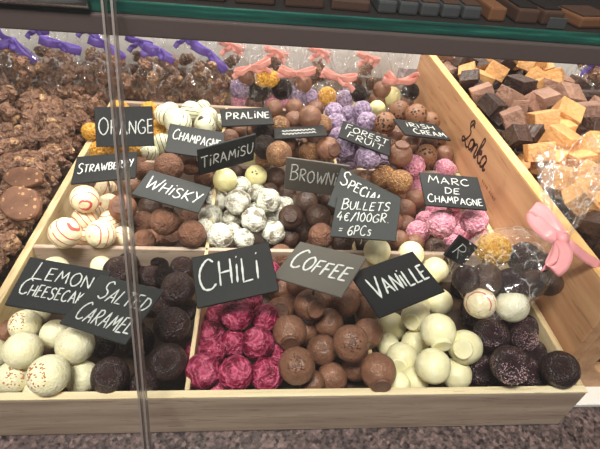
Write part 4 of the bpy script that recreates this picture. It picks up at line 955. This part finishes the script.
for (x, y, r, k, z, lab) in [(493, 250, 17, 'orange', .118, 'knobbly yellow orange truffle at top left inside the large pink-bow bag'), (466, 279, 14, 'dark', .112, 'specked dark truffle at left end inside the large pink-bow bag'), (486, 279, 16, 'brown', .112, 'glossy dark truffle below the orange one inside the large pink-bow bag'),
    (511, 283, 15, 'glitter', .112, 'dark truffle at bottom middle inside the large pink-bow bag'), (524, 258, 16, 'dark', .116, 'specked dark truffle at top middle inside the large pink-bow bag'), (533, 283, 14, 'brown', .112, 'glossy dark truffle at right middle inside the large pink-bow bag'), (549, 283, 13, 'brown', .106, 'glossy dark truffle at lower right end inside the large pink-bow bag'),
    (480, 303, 15.5, 'straw', .100, 'cream truffle with pink stripes under the large pink-bow bag'), (512, 306, 16, 'white', .100, 'plain white truffle under the large pink-bow bag'), (540, 262, 11, 'brown', .118, 'small glossy truffle near the knot of the pink-bow bag')]:
    c = unz(x, y, z); R = min(.0165, r * proj(c)[2] / F)
    truffle(dict(c=c, R=R, kind=k), lab, 'truffles of the large bag', 'truffle')

# ------------------------------------------------------------------ display case: panes, joint, top rail, shelf
case = empty('display_case', (0, 0, 0)); tag(case, 'glass display case front with slanted panes and taupe top rail', 'display case')
# glass plane: y = GY + z*tan
GY, GT = -.076, math.tan(math.radians(30.8))
def onglass(px, py):
    d = ray(px, py); t = (GY + GT * CAM[2] - CAM[1]) / (d[1] - GT * d[2]); return CAM + t * d
gn = nrm(np.array([0, -1., GT])); gup = nrm(np.array([0, GT, 1.]))
zt = .42
def panel(name, x0a, x1a, x0b, x1b, mat, th=.006):
    # quad strip on the glass plane: bottom x0a..x1a, top x0b..x1b, with thickness
    b, t = np.array([0, GY, 0.0]), np.array([0, GY + GT * zt, zt]); X = np.array([1., 0, 0]); back = -gn * th
    P = [b + X * x0a, b + X * x1a, t + X * x1b, t + X * x0b]; V = P + [p + back for p in P]
    me = mesh_from(name, [tuple(v) for v in V], [(0, 1, 2, 3), (7, 6, 5, 4), (0, 4, 5, 1), (1, 5, 6, 2), (2, 6, 7, 3), (3, 7, 4, 0)], False)
    return link(name, me, case, mat)
def gx_line(pa, pb):
    A, B = onglass(*pa), onglass(*pb); s = (B[0] - A[0]) / (B[2] - A[2]); return A[0] - A[2] * s, A[0] + (zt - A[2]) * s
la = gx_line((102, 0), (143.5, 449)); lb = gx_line((111.5, 0), (148, 449))
def thin(name, l, w, mat, lift):
    b, t = np.array([l[0], GY, 0.0]), np.array([l[1], GY + GT * zt, zt]); X = np.array([w / 2, 0, 0]); o_ = gn * lift
    P = [b - X + o_, b + X + o_, t + X + o_, t - X + o_]; V = P + [p - gn * (.006 + 2 * lift) for p in P]
    return link(name, mesh_from(name, [tuple(v) for v in V], [(0, 1, 2, 3), (7, 6, 5, 4), (0, 4, 5, 1), (1, 5, 6, 2), (2, 6, 7, 3), (3, 7, 4, 0)], False), case, mat)
panel('glass_pane', -1.0, la[0] - .001, -1.0, la[1] - .001, M['pane'])
panel('glass_pane', lb[0] + .001, 1.2, lb[1] + .001, 1.2, M['pane'])
thin('joint_seal', la, .0014, M['seal'], .0005); thin('joint_seal', lb, .0014, M['seal'], .0005)
def at(px, py, dep): return CAM + ray(px, py) / F * dep
yr = GY + GT * .279 + .024
def zat(py, y, px=300): return uny(px, py, y)[2]
z0, z1 = zat(46.5, yr + .004), zat(27, yr + .004)
o = board('top_rail', (-1., yr + .002, z0), (1.2, yr + .016, z1), M['railface'], case)
ys = yr + .006
zs0, zs1 = zat(26.5, ys), zat(13.5, ys)
board('glass_shelf', (-1., ys, z1 + .0002), (1.2, ys + .0035, zs1), M['teal'], case, .0008)
board('shelf_top', (-1., ys + .004, zs1 - .006), (1.2, ys + .16, zs1 - .002), M['black'], case, .0008)
SHZ = zs1 - .002
_tp = uny(88, 3, ys - .004)
tb, tf = tubemesh([(-.46, ys - .004, _tp[2]), (_tp[0], ys - .004, _tp[2])], .0034, 20)
lt = link('light_tube', mesh_from('light_tube', tb, tf), None, M['steel']); tag(lt, 'shiny metal tube light fixed along the shelf edge at the upper left', 'light')
def shelf_item(name, px, py, size, mat, lab, cat, grp=None, rz=0., lidmat=None):
    p = uny(px, py, ys + .03 + size[1] / 2); root = empty(name, (p[0], ys + .02 + size[1] / 2, SHZ)); tag(root, lab, cat, grp)
    o = link('pack_body', boxmesh('pack_body', size, .0015), root, M[mat]); o.location = (0, 0, size[2] / 2 + .0003)
    if lidmat: l = link('pack_lid', boxmesh('pack_lid', (size[0] * .86, size[1] * .8, .0015), .0006), root, M[lidmat]); l.location = (0, 0, size[2] + .001)
    root.rotation_euler[2] = rz
NAMES5 = ['leftmost', 'second from left', 'middle', 'fourth from left', 'rightmost']
for i in range(5): shelf_item('reflection_block', 378 + i * 20, 12, (.0128, .03, .008), 'greypack', 'grey block standing in for a glass reflection above the shelf, %s of five' % NAMES5[i], 'pack', 'grey blocks standing in for reflections', 0, 'brownbox')  # solid blocks added in place of the grid reflected in the glass
for i, x in enumerate((165, 210, 255, 300, 345)): shelf_item('chocolate_box', x, 6, (.026, .04, .007), 'brownbox', 'dark brown box on the shelf above the gift bags, %s of five' % NAMES5[i], 'box', 'dark boxes on the shelf', random.uniform(-.1, .1), 'black')
shelf_item('wafer_pack', 484, 6, (.012, .03, .009), 'tanpack', 'narrow tan pack on the shelf right of the grey blocks', 'pack')
shelf_item('wafer_pack', 578, 8, (.03, .03, .007), 'tanpack', 'wide tan pack on the shelf at the upper right', 'pack', None, .2, 'brownbox')
for i, x in enumerate((510, 532)): shelf_item('chocolate_box', x, 6, (.016, .04, .009), 'brownbox', 'dark brown box on the right shelf, %s of two' % ['left', 'right'][i], 'box', 'dark boxes on the right shelf', .1 * i, 'black')
p = uny(559, 19, ys + .012)
pt = link('price_tag', boxmesh('price_tag', (.013, .001, .007), .0003, 1), None, M['greypack']); pt.location = (p[0], ys + .012, SHZ + .004); tag(pt, 'small blank grey price tag standing on the upper right shelf', 'price tag')
bk = board('wall_shelf', (-1., ys + .165, SHZ - .004), (1.2, ys + .17, SHZ + .25), M['black'], None, 0); bk.name = 'wall_upper'; bk['kind'] = 'structure'

# ------------------------------------------------------------------ light
w = bpy.data.worlds.new('world'); SC.world = w; w.use_nodes = True
w.node_tree.nodes['Background'].inputs[0].default_value = (1, .96, .92, 1); w.node_tree.nodes['Background'].inputs[1].default_value = .17
def area(name, loc, target, sx, sy, power, col=(1, .95, .88)):
    l = bpy.data.lights.new(name, 'AREA'); l.shape = 'RECTANGLE'; l.size = sx; l.size_y = sy; l.energy = power; l.color = col
    o = bpy.data.objects.new(name, l); COL.objects.link(o); o.location = loc
    o.rotation_mode = 'QUATERNION'; o.rotation_quaternion = Vector((0, 0, -1)).rotation_difference(Vector(target) - Vector(loc)); return o
area('shop_light', (-.2, -.35, 1.25), (0, .2, 0), .4, .2, 24)
area('shop_light', (.1, .75, 1.1), (0, .3, 0), 1.0, .2, 26, (1, .93, .84))
area('case_strip', (.05, yr + .03, z0 - .004), (.05, .55, .05), 1.4, .012, 3.2, (1, .94, .86))
SC.view_settings.view_transform = 'Standard'; SC.view_settings.look = 'None'; SC.view_settings.exposure = .1
SC.cycles.transparent_max_bounces = 24; SC.cycles.max_bounces = 6
print('truffles', len(S), 'fill', len(FILL), 'objects', len(bpy.data.objects))
